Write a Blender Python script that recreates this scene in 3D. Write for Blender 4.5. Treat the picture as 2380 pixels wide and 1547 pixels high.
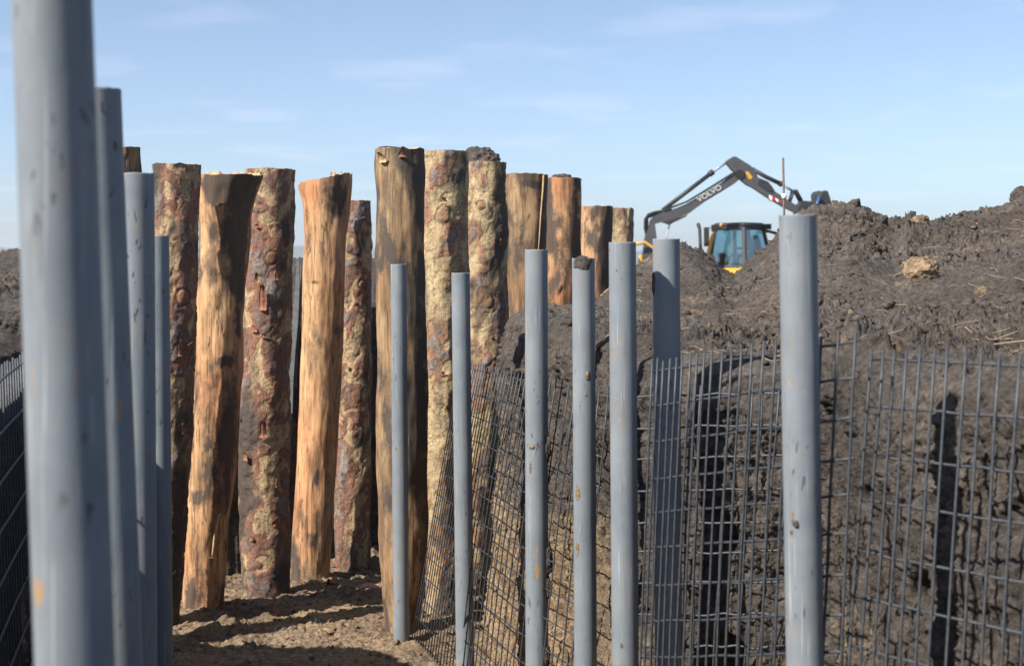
import bpy, math, random
import numpy as np

# ---------------------------------------------------------------- scene basics
scene = bpy.context.scene
for o in list(bpy.data.objects):
    bpy.data.objects.remove(o)
C = scene.collection

# pixel helper: coordinates in a 2380 x 1547 picture, 50 mm lens, level camera
F = 2380 * 50.0 / 36.0
CX, HY, EYE = 1190.0, 605.0, 1.9

def at(px, py, d):
    return np.array([(px - CX) / F * d, d, EYE - (py - HY) / F * d])

cam_d = bpy.data.cameras.new('camera')
cam = bpy.data.objects.new('camera', cam_d)
C.objects.link(cam)
cam.location = (0, 0, EYE)
cam.rotation_euler = (math.radians(90), 0, 0)
cam_d.lens = 50
cam_d.sensor_width = 36
cam_d.shift_y = -(1547 / 2 - HY) / 2380
cam_d.clip_start = 0.05
cam_d.clip_end = 9000
cam_d.dof.use_dof = True
cam_d.dof.focus_distance = 6.2
cam_d.dof.aperture_fstop = 5.6
scene.camera = cam

SUN_AZ = math.radians(36)      # light travels towards +x and +y
SUN_EL = math.radians(41)
world = bpy.data.worlds.new('World')
scene.world = world
world.use_nodes = True
wn, wl = world.node_tree.nodes, world.node_tree.links
wn.clear()
w_out = wn.new('ShaderNodeOutputWorld')
w_bg = wn.new('ShaderNodeBackground')
w_bg.inputs['Strength'].default_value = 0.086
sky = wn.new('ShaderNodeTexSky')
sky.sky_type = 'NISHITA'
sky.sun_disc = False
sky.sun_elevation = SUN_EL
sx, sy = -math.cos(SUN_AZ), -math.sin(SUN_AZ)      # direction to the sun
sky.sun_rotation = math.atan2(sx, sy)
sky.altitude = 1000
sky.air_density = 0.8
sky.dust_density = 1.8
sky.ozone_density = 5.0
# thin clouds: a layer projected from direction, the same everywhere in the sky
tc = wn.new('ShaderNodeTexCoord')
sep = wn.new('ShaderNodeSeparateXYZ')
wl.new(tc.outputs['Generated'], sep.inputs[0])
def wmath(op, a, b=None):
    n = wn.new('ShaderNodeMath'); n.operation = op
    for i, v in enumerate((a, b)):
        if v is None: continue
        if isinstance(v, (int, float)): n.inputs[i].default_value = v
        else: wl.new(v, n.inputs[i])
    return n.outputs[0]
zz = wmath('ADD', wmath('MAXIMUM', sep.outputs['Z'], 0.0), 0.05)
cu = wmath('DIVIDE', sep.outputs['X'], zz)
cv = wmath('DIVIDE', sep.outputs['Y'], zz)
comb = wn.new('ShaderNodeCombineXYZ')
wl.new(cu, comb.inputs[0]); wl.new(cv, comb.inputs[1])
cn = wn.new('ShaderNodeTexNoise')
cn.inputs['Scale'].default_value = 1.25
cn.inputs['Detail'].default_value = 6
cn.inputs['Roughness'].default_value = 0.5
wl.new(comb.outputs[0], cn.inputs['Vector'])
cr = wn.new('ShaderNodeValToRGB')
cr.color_ramp.elements[0].position = 0.53
cr.color_ramp.elements[0].color = (0, 0, 0, 1)
cr.color_ramp.elements[1].position = 0.74
cr.color_ramp.elements[1].color = (1, 1, 1, 1)
wl.new(cn.outputs[0], cr.inputs[0])
cfac = wmath('MULTIPLY', cr.outputs[0], 0.17)
hsv = wn.new('ShaderNodeHueSaturation')
hsv.inputs['Saturation'].default_value = 0.82
hsv.inputs['Value'].default_value = 1.0
hsv.inputs['Hue'].default_value = 0.496
wl.new(sky.outputs[0], hsv.inputs['Color'])
cmix = wn.new('ShaderNodeMixRGB')
cmix.inputs[2].default_value = (7.6, 7.3, 8.2, 1)
wl.new(cfac, cmix.inputs[0])
wl.new(hsv.outputs[0], cmix.inputs[1])
wl.new(cmix.outputs[0], w_bg.inputs['Color'])
wl.new(w_bg.outputs[0], w_out.inputs['Surface'])

sun_d = bpy.data.lights.new('sun', 'SUN')
sun = bpy.data.objects.new('sun', sun_d)
C.objects.link(sun)
sun_d.energy = 5.0
sun_d.angle = math.radians(0.53)
sun_d.color = (1.0, 0.93, 0.83)
sun.location = (-20, -20, 25)
sun.rotation_euler = (math.pi / 2 - SUN_EL, 0, SUN_AZ - math.pi / 2)

scene.view_settings.view_transform = 'Standard'
scene.view_settings.look = 'None'
scene.view_settings.exposure = 1.0
scene.view_settings.gamma = 1.0
scene.view_settings.use_curve_mapping = False
scene.render.engine = 'CYCLES'

# ---------------------------------------------------------------- noise
_rs = np.random.RandomState(7)
_perm = np.concatenate([_rs.permutation(256)] * 3)
_grad = _rs.normal(size=(256, 3)); _grad /= np.linalg.norm(_grad, axis=1)[:, None]
_rnd = _rs.rand(256, 3)

def perlin(p, seed=0):
    p = np.asarray(p, dtype=np.float64) + seed * 17.31
    i = np.floor(p).astype(np.int64); f = p - i
    i &= 255
    u = f * f * f * (f * (f * 6 - 15) + 10)
    out = 0
    for dx in (0, 1):
        wx = u[:, 0] if dx else 1 - u[:, 0]
        hx = _perm[(i[:, 0] + dx) & 255]
        for dy in (0, 1):
            wy = u[:, 1] if dy else 1 - u[:, 1]
            hy = _perm[hx + ((i[:, 1] + dy) & 255)]
            for dz in (0, 1):
                wz = u[:, 2] if dz else 1 - u[:, 2]
                g = _grad[_perm[hy + ((i[:, 2] + dz) & 255)]]
                out = out + wx * wy * wz * (g[:, 0] * (f[:, 0] - dx) + g[:, 1] * (f[:, 1] - dy) + g[:, 2] * (f[:, 2] - dz))
    return out * 1.6

def fbm(p, oct=4, seed=0, gain=0.5):
    p = np.asarray(p, dtype=np.float64)
    s, a = 0, 1.0
    for k in range(oct):
        s = s + a * perlin(p * (2.03 ** k), seed + k * 3)
        a *= gain
    return s

def worley(p, seed=0):
    """distance to the nearest random point of the cell grid, and that cell's random value"""
    p = np.asarray(p, dtype=np.float64) + seed * 9.7
    i = np.floor(p).astype(np.int64); f = p - i
    best = np.full(len(p), 9.0); val = np.zeros(len(p))
    for dx in (-1, 0, 1):
        hx = _perm[(i[:, 0] + dx) & 255]
        for dy in (-1, 0, 1):
            hy = _perm[hx + ((i[:, 1] + dy) & 255)]
            for dz in (-1, 0, 1):
                h = _perm[hy + ((i[:, 2] + dz) & 255)]
                r = _rnd[h]
                d = (dx + r[:, 0] - f[:, 0]) ** 2 + (dy + r[:, 1] - f[:, 1]) ** 2 + (dz + r[:, 2] - f[:, 2]) ** 2
                m = d < best
                best[m] = d[m]; val[m] = r[m, 0]
    return np.sqrt(best), val

def P3(*a):
    return np.stack(np.broadcast_arrays(*a), axis=-1).reshape(-1, 3).astype(np.float64)

def sstep(a, b, x):
    t = np.clip((x - a) / (b - a), 0, 1)
    return t * t * (3 - 2 * t)

# ---------------------------------------------------------------- mesh helpers
def make_mesh(name, verts, faces, smooth=True):
    me = bpy.data.meshes.new(name)
    verts = np.asarray(verts, dtype=np.float32)
    if isinstance(faces, np.ndarray):
        nf, k = faces.shape
        me.vertices.add(len(verts)); me.vertices.foreach_set('co', verts.ravel())
        me.loops.add(nf * k); me.loops.foreach_set('vertex_index', faces.ravel().astype(np.int32))
        me.polygons.add(nf)
        me.polygons.foreach_set('loop_start', np.arange(nf, dtype=np.int32) * k)
        me.polygons.foreach_set('loop_total', np.full(nf, k, dtype=np.int32))
        me.update(calc_edges=True)
    else:
        me.from_pydata([tuple(v) for v in verts], [], [tuple(f) for f in faces])
        me.update()
    if smooth:
        me.polygons.foreach_set('use_smooth', np.ones(len(me.polygons), dtype=bool))
    return me

def attr(me, name, vals):
    a = me.attributes.new(name, 'FLOAT', 'POINT')
    a.data.foreach_set('value', np.asarray(vals, dtype=np.float32))

def wloc(o):
    l = np.zeros(3)
    while o is not None:
        l = l + np.array(o.location); o = o.parent
    return l

def obj(name, verts, faces, mat, parent=None, loc=None, smooth=True):
    """verts in world coordinates; a child keeps its parent's origin"""
    verts = np.asarray(verts, dtype=np.float64)
    if parent is not None:
        l = np.zeros(3); base = wloc(parent)
    else:
        l = np.zeros(3) if loc is None else np.asarray(loc, float); base = l
    me = make_mesh(name, verts - base, faces, smooth)
    o = bpy.data.objects.new(name, me)
    o.location = l
    if mat is not None: me.materials.append(mat)
    C.objects.link(o)
    if parent is not None: o.parent = parent
    return o

def thing(name, loc):
    o = bpy.data.objects.new(name, None); o.location = loc
    o.empty_display_size = 0.1
    C.objects.link(o); return o

def tag(o, label=None, cat=None, group=None, kind=None):
    if label: o['label'] = label
    if cat: o['category'] = cat
    if group: o['group'] = group
    if kind: o['kind'] = kind
    return o

def grid_faces(nr, nc, wrap=False):
    r = np.arange(nr - 1)[:, None]; c = np.arange(nc if wrap else nc - 1)[None, :]
    c2 = (c + 1) % nc
    a = r * nc + c; b = r * nc + c2; d = (r + 1) * nc + c2; e = (r + 1) * nc + c
    return np.stack([a, b, d, e], -1).reshape(-1, 4)

class MB:
    """collects simple shapes for ONE mesh"""
    def __init__(s): s.v = []; s.f = []
    def add(s, v, f):
        n = len(s.v); s.v += [tuple(q) for q in v]; s.f += [tuple(i + n for i in q) for q in f]; return s
    def tube(s, pts, rad, n=8, cap=True):
        pts = [np.asarray(p, float) for p in pts]
        if isinstance(rad, (int, float)): rad = [rad] * len(pts)
        v = []; prev = None
        for k, p in enumerate(pts):
            t = pts[min(k + 1, len(pts) - 1)] - pts[max(k - 1, 0)]
            t = t / (np.linalg.norm(t) + 1e-9)
            if prev is None:
                u = np.cross(t, (0.31, 0.22, 0.92)) if abs(t[2]) < .9 else np.cross(t, (0, 1, 0.1))
            else:
                u = prev - t * np.dot(prev, t)
            u = u / np.linalg.norm(u); prev = u; w = np.cross(t, u)
            for j in range(n):
                a = 2 * math.pi * j / n
                v.append(p + rad[k] * (math.cos(a) * u + math.sin(a) * w))
        f = []
        for k in range(len(pts) - 1):
            for j in range(n):
                f.append((k * n + j, k * n + (j + 1) % n, (k + 1) * n + (j + 1) % n, (k + 1) * n + j))
        if cap:
            f.append(tuple(range(n))[::-1]); f.append(tuple((len(pts) - 1) * n + j for j in range(n)))
        return s.add(v, f)
    def prism(s, poly, y0, y1):
        """poly: list of (x,z); extruded along y"""
        n = len(poly)
        v = [(x, y0, z) for x, z in poly] + [(x, y1, z) for x, z in poly]
        f = [tuple(range(n)), tuple(range(2 * n - 1, n - 1, -1))]
        f += [(i, i + n, (i + 1) % n + n, (i + 1) % n) for i in range(n)]
        return s.add(v, f)
    def hexa(s, q):
        """8 corners: bottom ring of four, top ring of four"""
        f = [(0, 3, 2, 1), (4, 5, 6, 7)] + [(i, (i + 1) % 4, (i + 1) % 4 + 4, i + 4) for i in range(4)]
        return s.add(q, f)
    def box(s, c, d):
        x, y, z = c; a, b, e = (k / 2 for k in d)
        return s.hexa([(x - a, y - b, z - e), (x + a, y - b, z - e), (x + a, y + b, z - e), (x - a, y + b, z - e),
                       (x - a, y - b, z + e), (x + a, y - b, z + e), (x + a, y + b, z + e), (x - a, y + b, z + e)])
    def build(s, name, mat, parent=None, loc=None, smooth=False):
        return obj(name, np.array(s.v), s.f, mat, parent, loc, smooth)

# ---------------------------------------------------------------- materials
class NT:
    def __init__(s, name):
        s.m = bpy.data.materials.new(name); s.m.use_nodes = True
        s.t = s.m.node_tree; s.n = s.t.nodes; s.l = s.t.links
        s.b = s.n['Principled BSDF']
        s.out = s.n['Material Output']
    def link(s, a, b): s.l.new(a, b)
    def put(s, sock, v):
        if isinstance(v, (int, float)): sock.default_value = v
        elif isinstance(v, tuple): sock.default_value = v if len(v) == 4 else v + (1,)
        else: s.l.new(v, sock)
    def attr(s, name):
        n = s.n.new('ShaderNodeAttribute'); n.attribute_name = name; return n.outputs['Fac']
    def coords(s, scale=(1, 1, 1), rnd=False):
        t = s.n.new('ShaderNodeTexCoord'); m = s.n.new('ShaderNodeMapping')
        m.inputs['Scale'].default_value = scale
        s.link(t.outputs['Object'], m.inputs['Vector'])
        if rnd:
            oi = s.n.new('ShaderNodeObjectInfo')
            mu = s.math('MULTIPLY', oi.outputs['Random'], 37.0)
            cb = s.n.new('ShaderNodeCombineXYZ')
            for i in range(3): s.link(mu, cb.inputs[i])
            s.link(cb.outputs[0], m.inputs['Location'])
        return m.outputs[0]
    def noise(s, vec, scale, detail=4, rough=0.55, dist=0.0):
        n = s.n.new('ShaderNodeTexNoise'); s.link(vec, n.inputs['Vector'])
        n.inputs['Scale'].default_value = scale; n.inputs['Detail'].default_value = detail
        n.inputs['Roughness'].default_value = rough; n.inputs['Distortion'].default_value = dist
        return n.outputs[0]
    def voro(s, vec, scale, feature='F1', out='Distance'):
        n = s.n.new('ShaderNodeTexVoronoi'); n.feature = feature; s.link(vec, n.inputs['Vector'])
        n.inputs['Scale'].default_value = scale
        return n.outputs[out]
    def ramp(s, fac, stops):
        n = s.n.new('ShaderNodeValToRGB'); e = n.color_ramp.elements
        while len(e) < len(stops): e.new(0.5)
        for k, (p, c) in enumerate(stops):
            e[k].position = p
            e[k].color = (c, c, c, 1) if isinstance(c, (int, float)) else c + (1,)
        s.link(fac, n.inputs[0]); return n.outputs[0]
    def mix(s, fac, a, b, mode='MIX'):
        n = s.n.new('ShaderNodeMixRGB'); n.blend_type = mode
        s.put(n.inputs[0], fac); s.put(n.inputs[1], a); s.put(n.inputs[2], b)
        return n.outputs[0]
    def math(s, op, a, b=0.0):
        n = s.n.new('ShaderNodeMath'); n.operation = op
        s.put(n.inputs[0], a); s.put(n.inputs[1], b); return n.outputs[0]
    def bump(s, h, strength=0.5, dist=0.01, prev=None):
        n = s.n.new('ShaderNodeBump'); n.inputs['Strength'].default_value = strength
        n.inputs['Distance'].default_value = dist
        s.link(h, n.inputs['Height'])
        if prev is not None: s.link(prev, n.inputs['Normal'])
        return n.outputs[0]
    def done(s, col, rough=0.6, spec=0.3, metal=0.0, normal=None):
        s.put(s.b.inputs['Base Color'], col); s.put(s.b.inputs['Roughness'], rough)
        s.b.inputs['Specular IOR Level'].default_value = spec
        s.put(s.b.inputs['Metallic'], metal)
        if normal is not None: s.link(normal, s.b.inputs['Normal'])
        return s.m

def soil_material():
    t = NT('soil'); co = t.coords()
    n1 = t.noise(co, 2.2, 5, 0.6); n2 = t.noise(co, 28, 6, 0.65); n3 = t.noise(co, 160, 4, 0.6)
    dark = t.ramp(n2, [(0.30, (0.046, 0.041, 0.038)), (0.52, (0.080, 0.071, 0.065)), (0.75, (0.118, 0.104, 0.094))])
    brown = t.ramp(n2, [(0.30, (0.060, 0.049, 0.042)), (0.55, (0.104, 0.086, 0.072)), (0.78, (0.155, 0.128, 0.106))])
    tan = t.ramp(n2, [(0.28, (0.15, 0.104, 0.065)), (0.52, (0.27, 0.195, 0.122)), (0.75, (0.38, 0.285, 0.18))])
    c = t.mix(t.ramp(n1, [(0.42, 0.0), (0.66, 1.0)]), dark, brown)
    tf = t.math('ADD', t.attr('tan'), t.math('MULTIPLY', t.math('SUBTRACT', n2, 0.5), 0.55))
    c = t.mix(t.ramp(tf, [(0.30, 0.0), (0.72, 1.0)]), c, tan)
    c = t.mix(0.5, c, t.ramp(n3, [(0.3, 0.62), (0.7, 1.25)]), 'MULTIPLY')
    c = t.mix(1.0, c, t.ramp(t.noise(co, 1.4, 4, 0.6), [(0.35, 0.84), (0.65, 1.32)]), 'MULTIPLY')
    c = t.mix(0.8, c, t.ramp(t.noise(co, 62, 5, 0.7), [(0.34, 0.45), (0.50, 1.0), (0.68, 1.35)]), 'MULTIPLY')
    nb = t.bump(n3, 0.8, 0.008)
    nb = t.bump(t.noise(co, 48, 6, 0.75), 0.8, 0.018, nb)
    return t.done(c, 0.95, 0.12, 0, nb)
M_soil = soil_material()

def pipe_material():
    t = NT('painted_pipe'); co = t.coords((1, 1, 1), True); cz = t.coords((1, 1, 0.12), True)
    n1 = t.noise(co, 6, 5, 0.6); ns = t.noise(cz, 60, 4, 0.6); nf = t.noise(co, 90, 4, 0.6)
    base = t.mix(t.ramp(n1, [(0.3, 0.0), (0.7, 1.0)]), (0.135, 0.156, 0.177), (0.188, 0.209, 0.228))
    base = t.mix(t.ramp(ns, [(0.58, 0.0), (0.75, 0.35)]), base, (0.32, 0.345, 0.365))
    # dust and dried mud
    dust = t.noise(co, 9, 6, 0.7)
    base = t.mix(t.ramp(dust, [(0.54, 0.0), (0.70, 0.55)]), base, (0.22, 0.19, 0.155))
    base = t.mix(t.ramp(t.noise(t.coords((1, 1, 0.05), True), 38, 3, 0.6), [(0.60, 0.0), (0.72, 0.55)]), base, (0.11, 0.125, 0.14))
    # rust runs
    rz = t.noise(t.coords((1, 1, 0.35), True), 22, 3, 0.5)
    base = t.mix(t.ramp(rz, [(0.70, 0.0), (0.74, 0.7)]), base, (0.36, 0.19, 0.06))
    # flaked paint
    ch = t.noise(t.coords((1, 1, 0.35), True), 75, 4, 0.6)
    gate = t.ramp(t.noise(co, 5, 3, 0.5), [(0.50, 0.0), (0.60, 1.0)])
    chip = t.math('MULTIPLY', t.ramp(ch, [(0.625, 0.0), (0.645, 1.0)]), gate)
    base = t.mix(chip, base, (0.075, 0.072, 0.072))
    fl = t.math('MULTIPLY', t.ramp(t.noise(t.coords((1, 1, 0.6), True), 58, 4, 0.6), [(0.635, 0.0), (0.66, 0.9)]), t.ramp(t.noise(co, 4.3, 3, 0.5), [(0.52, 0.0), (0.60, 1.0)]))
    base = t.mix(fl, base, (0.27, 0.205, 0.125))
    scr = t.ramp(t.noise(t.coords((1, 1, 0.02), True), 150, 2, 0.5), [(0.67, 0.0), (0.70, 0.5)])
    base = t.mix(scr, base, (0.36, 0.385, 0.40))
    rough = t.ramp(n1, [(0.3, 0.42), (0.7, 0.62)])
    h = t.math('SUBTRACT', t.math('MULTIPLY', nf, 0.3), chip)
    return t.done(base, rough, 0.14, 0, t.bump(h, 0.4, 0.002))
M_pipe = pipe_material()

def wire_material():
    t = NT('mesh_wire'); co = t.coords((1, 1, 1), True)
    n = t.noise(co, 80, 4, 0.6)
    c = t.ramp(n, [(0.3, (0.028, 0.030, 0.035)), (0.6, (0.055, 0.062, 0.072)), (0.8, (0.095, 0.085, 0.075))])
    return t.done(c, 0.5, 0.4, 0.15, t.bump(n, 0.3, 0.001))
M_wire = wire_material()

def log_material(name, wood_a, wood_b, bark_a, bark_b, bark_c):
    t = NT(name); co = t.coords((1, 1, 1), True); cg = t.coords((1, 1, 0.10), True); cm = t.coords((1, 1, 0.45), True)
    grain = t.noise(cg, 55, 5, 0.6); mid = t.noise(cm, 9, 5, 0.62); fine = t.noise(co, 70, 5, 0.65)
    wood = t.mix(t.ramp(t.noise(t.coords((1, 1, 0.5), True), 3.2, 4, 0.6), [(0.38, 0.0), (0.62, 1.0)]), wood_a, wood_b)
    wood = t.mix(0.75, wood, t.ramp(grain, [(0.28, 0.35), (0.50, 0.95), (0.75, 1.35)]), 'MULTIPLY')
    wood = t.mix(0.6, wood, t.ramp(mid, [(0.30, 0.5), (0.55, 1.0), (0.75, 1.15)]), 'MULTIPLY')
    streak = t.noise(t.coords((1, 1, 0.22), True), 15, 6, 0.7)
    wood = t.mix(t.ramp(streak, [(0.50, 0.0), (0.66, 0.75)]), wood, (0.13, 0.075, 0.045))
    wood = t.mix(t.ramp(t.noise(t.coords((1, 1, 0.3), True), 30, 3, 0.5), [(0.66, 0.0), (0.72, 0.85)]), wood, (0.075, 0.048, 0.03))
    ck = t.math('ABSOLUTE', t.math('SUBTRACT', t.noise(t.coords((1, 1, 0.03), True), 16, 3, 0.5), 0.5))
    wood = t.mix(t.ramp(ck, [(0.004, 0.7), (0.012, 0.0)]), wood, (0.06, 0.04, 0.028))
    blot = t.noise(t.coords((1, 1, 0.4), True), 6.5, 6, 0.68)
    wood = t.mix(t.ramp(blot, [(0.55, 0.0), (0.63, 0.72)]), wood, (0.105, 0.072, 0.05))
    pe = t.noise(t.coords((1, 1, 0.5), True), 17, 5, 0.62)
    lvl = t.math('ADD', t.attr('level'), t.math('MULTIPLY', t.math('SUBTRACT', pe, 0.5), 0.75))
    pale = tuple(min(1, c_ * 1.08) for c_ in bark_a)
    bark = t.ramp(lvl, [(0.0, pale), (0.27, pale), (0.30, bark_a), (0.43, bark_a), (0.46, bark_b), (0.57, bark_b), (0.60, bark_c), (0.70, bark_c), (0.76, (0.20, 0.165, 0.145)), (1.0, (0.25, 0.215, 0.195))])
    bark = t.mix(t.ramp(blot, [(0.52, 0.0), (0.64, 0.7)]), bark, (0.12, 0.085, 0.062))
    bark = t.mix(0.6, bark, t.ramp(mid, [(0.30, 0.55), (0.52, 1.0), (0.75, 1.2)]), 'MULTIPLY')
    bark = t.mix(0.8, bark, t.ramp(fine, [(0.30, 0.58), (0.52, 1.0), (0.8, 1.25)]), 'MULTIPLY')
    wob = t.mix(0.16, t.coords((1, 1, 0.55), True), t.noise(co, 12, 4, 0.6), 'ADD')
    crk = t.voro(wob, 26, 'DISTANCE_TO_EDGE')
    crf = t.ramp(crk, [(0.015, 0.45), (0.05, 0.0)])
    bark = t.mix(crf, bark, (0.055, 0.035, 0.025))
    c = t.mix(t.attr('bark'), wood, bark)
    c = t.mix(t.attr('edge'), c, (0.05, 0.03, 0.02))
    c = t.mix(t.math('MULTIPLY', t.attr('knot'), 0.7), c, (0.20, 0.11, 0.06))
    mud = t.math('ADD', t.attr('mud'), t.math('MULTIPLY', t.math('SUBTRACT', mid, 0.5), 0.7))
    mud = t.math('ADD', mud, t.math('MULTIPLY', t.math('SUBTRACT', fine, 0.5), 0.6))
    c = t.mix(t.ramp(mud, [(0.26, 0.0), (0.50, 0.45), (0.72, 0.92)]), c, (0.058, 0.047, 0.041))
    nb = t.bump(grain, 0.8, 0.005)
    nb = t.bump(t.math('MULTIPLY', t.math('ADD', fine, t.math('MULTIPLY', lvl, 1.5)), t.math('ADD', t.math('MULTIPLY', t.attr('bark'), 0.9), 0.10)), 0.7, 0.009, nb)
    return t.done(c, 0.8, 0.2, 0, nb)
M_strip = log_material('stripped_wood', (0.46, 0.215, 0.105), (0.51, 0.32, 0.17), (0.26, 0.12, 0.06), (0.32, 0.20, 0.11), (0.36, 0.26, 0.14))
M_pale = log_material('weathered_wood', (0.255, 0.155, 0.085), (0.33, 0.225, 0.125), (0.22, 0.10, 0.055), (0.27, 0.19, 0.10), (0.33, 0.25, 0.14))
M_bark = log_material('pine_bark', (0.46, 0.31, 0.16), (0.52, 0.36, 0.19), (0.40, 0.295, 0.175), (0.27, 0.135, 0.088), (0.20, 0.115, 0.09))
M_tanbark = log_material('tan_bark', (0.46, 0.34, 0.18), (0.50, 0.38, 0.21), (0.40, 0.31, 0.185), (0.36, 0.26, 0.15), (0.30, 0.16, 0.10))

def simple(name, col, rough=0.6, spec=0.4, metal=0.0, var=0.25, scale=12, bump=0.0):
    t = NT(name); co = t.coords()
    n = t.noise(co, scale, 5, 0.6)
    c = t.mix(1.0, col, t.ramp(n, [(0.25, 1 - var), (0.75, 1 + var)]), 'MULTIPLY')
    return t.done(c, rough, spec, metal, t.bump(n, bump, 0.01) if bump else None)
M_woodcut = simple('cut_wood', (0.40, 0.28, 0.155), 0.85, 0.15, 0, 0.3, 30, 0.4)
M_chip = simple('bark_chip', (0.27, 0.125, 0.078), 0.85, 0.15, 0, 0.4, 40, 0.5)
M_scrap = simple('bark_scraps', (0.17, 0.105, 0.07), 0.9, 0.1, 0, 0.5, 25)
M_pinkchip = simple('pink_bark_chip', (0.52, 0.27, 0.19), 0.85, 0.15, 0, 0.3, 40, 0.5)
M_board = simple('weathered_board', (0.10, 0.105, 0.11), 0.8, 0.2, 0, 0.35, 30, 0.3)
M_rust = simple('rusty_steel', (0.13, 0.10, 0.085), 0.8, 0.3, 0.2, 0.3, 60)
M_letter = simple('boom_lettering', (0.40, 0.40, 0.40), 0.5, 0.3, 0, 0.2, 20)
M_white = simple('white_paint', (0.8, 0.8, 0.8), 0.5, 0.4, 0, 0.05)
M_straw = simple('dry_straw', (0.34, 0.27, 0.18), 0.8, 0.2, 0, 0.3, 3)
M_grey = simple('machine_grey', (0.060, 0.062, 0.067), 0.5, 0.4, 0, 0.2, 5)
M_dgrey = simple('machine_dark_grey', (0.026, 0.027, 0.03), 0.55, 0.4, 0, 0.2, 5)
M_yellow = simple('machine_yellow', (0.52, 0.27, 0.035), 0.5, 0.4, 0, 0.12, 4)
M_black = simple('black_rubber', (0.02, 0.02, 0.021), 0.7, 0.3, 0, 0.2)
M_chrome = simple('chromed_rod', (0.28, 0.31, 0.35), 0.5, 0.4, 0.3, 0.05)
M_blue = simple('blue_paint', (0.03, 0.075, 0.20), 0.5, 0.4, 0, 0.1)
M_red = simple('red_paint', (0.50, 0.03, 0.025), 0.5, 0.4, 0, 0.1)
M_seat = simple('dark_seat_fabric', (0.03, 0.035, 0.05), 0.9, 0.1, 0, 0.2)
M_jacket = simple('grey_jacket', (0.16, 0.18, 0.22), 0.9, 0.1, 0, 0.2)
M_skin = simple('skin', (0.45, 0.22, 0.15), 0.6, 0.3, 0, 0.1)
M_tree = simple('bare_branches', (0.10, 0.085, 0.08), 0.9, 0.1, 0, 0.2, 3)
M_hill = simple('far_land', (0.075, 0.070, 0.055), 0.95, 0.05, 0, 0.4, 0.01)
M_field = simple('field_soil', (0.13, 0.105, 0.075), 0.95, 0.05, 0, 0.35, 0.15)

def glass_material():
    t = NT('tinted_glass'); t.n.remove(t.b)
    g = t.n.new('ShaderNodeBsdfGlossy'); g.inputs['Roughness'].default_value = 0.03
    tr = t.n.new('ShaderNodeBsdfTransparent'); tr.inputs['Color'].default_value = (0.66, 0.83, 0.86, 1)
    lw = t.n.new('ShaderNodeLayerWeight'); lw.inputs['Blend'].default_value = 0.25
    fc = t.math('ADD', t.math('MULTIPLY', lw.outputs['Facing'], 0.35), 0.08)
    mx = t.n.new('ShaderNodeMixShader')
    t.link(fc, mx.inputs[0]); t.link(tr.outputs[0], mx.inputs[1]); t.link(g.outputs[0], mx.inputs[2])
    t.link(mx.outputs[0], t.out.inputs['Surface'])
    return t.m
M_glass = glass_material()

# ---------------------------------------------------------------- terrain
def resample(pts, step=0.02, iters=3):
    p = np.array(pts, float)
    for _ in range(iters):                       # corner cutting
        q = [p[0]]
        for a, b in zip(p[:-1], p[1:]):
            q += [a * .75 + b * .25, a * .25 + b * .75]
        q.append(p[-1]); p = np.array(q)
    seg = np.linalg.norm(np.diff(p, axis=0), axis=1); s = np.concatenate([[0], np.cumsum(seg)])
    ss = np.arange(0, s[-1], step)
    return np.stack([np.interp(ss, s, p[:, 0]), np.interp(ss, s, p[:, 1])], 1), ss

RW = [(2.05, 0.2), (1.82, 1.2), (1.62, 1.9), (1.34, 2.6), (1.12, 3.02), (0.98, 3.35), (0.96, 3.9), (0.93, 4.15), (0.80, 4.33), (0.56, 4.38), (0.44, 4.56), (0.38, 4.95), (0.29, 5.3),
      (0.10, 6.0), (-0.10, 6.78), (-0.02, 7.6), (0.14, 8.4), (0.42, 9.4), (0.75, 10.6), (1.30, 12.8), (2.1, 15.8), (2.6, 18)]
LN = [(-0.36, -0.5), (-0.52, 0.2), (-0.86, 1.6), (-1.28, 3.4), (-1.66, 5.0), (-1.90, 5.75), (-2.25, 6.0), (-3.2, 6.08), (-5.0, 6.1), (-8.0, 6.2)]
LF = [(-8.0, 9.1), (-5.0, 8.95), (-3.2, 8.92), (-2.45, 8.95), (-1.98, 9.15), (-1.52, 9.65), (-0.70, 10.8), (0.12, 12.4), (0.9, 15), (1.3, 18)]
RWs, _ = resample(RW, 0.05); LNs, _ = resample(LN, 0.05); LFs, _ = resample(LF, 0.05)

def side_dist(path, x, y):
    """signed distance: positive to the right of the path's direction"""
    best = np.full(x.shape, 1e9); sg = np.zeros(x.shape)
    for a, b in zip(path[:-1:4], list(path[4::4]) + [path[-1]]):
        d = b - a; L2 = d @ d
        if L2 < 1e-9: continue
        t = np.clip(((x - a[0]) * d[0] + (y - a[1]) * d[1]) / L2, 0, 1)
        qx = x - (a[0] + t * d[0]); qy = y - (a[1] + t * d[1])
        dd = qx * qx + qy * qy
        cr = d[0] * (y - a[1]) - d[1] * (x - a[0])
        m = dd < best
        best[m] = dd[m]; sg[m] = -np.sign(cr[m])
    return np.sqrt(best) * sg

def left_dist(x, y):
    return np.maximum(-side_dist(LNs, x, y), -side_dist(LFs, x, y))

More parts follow.
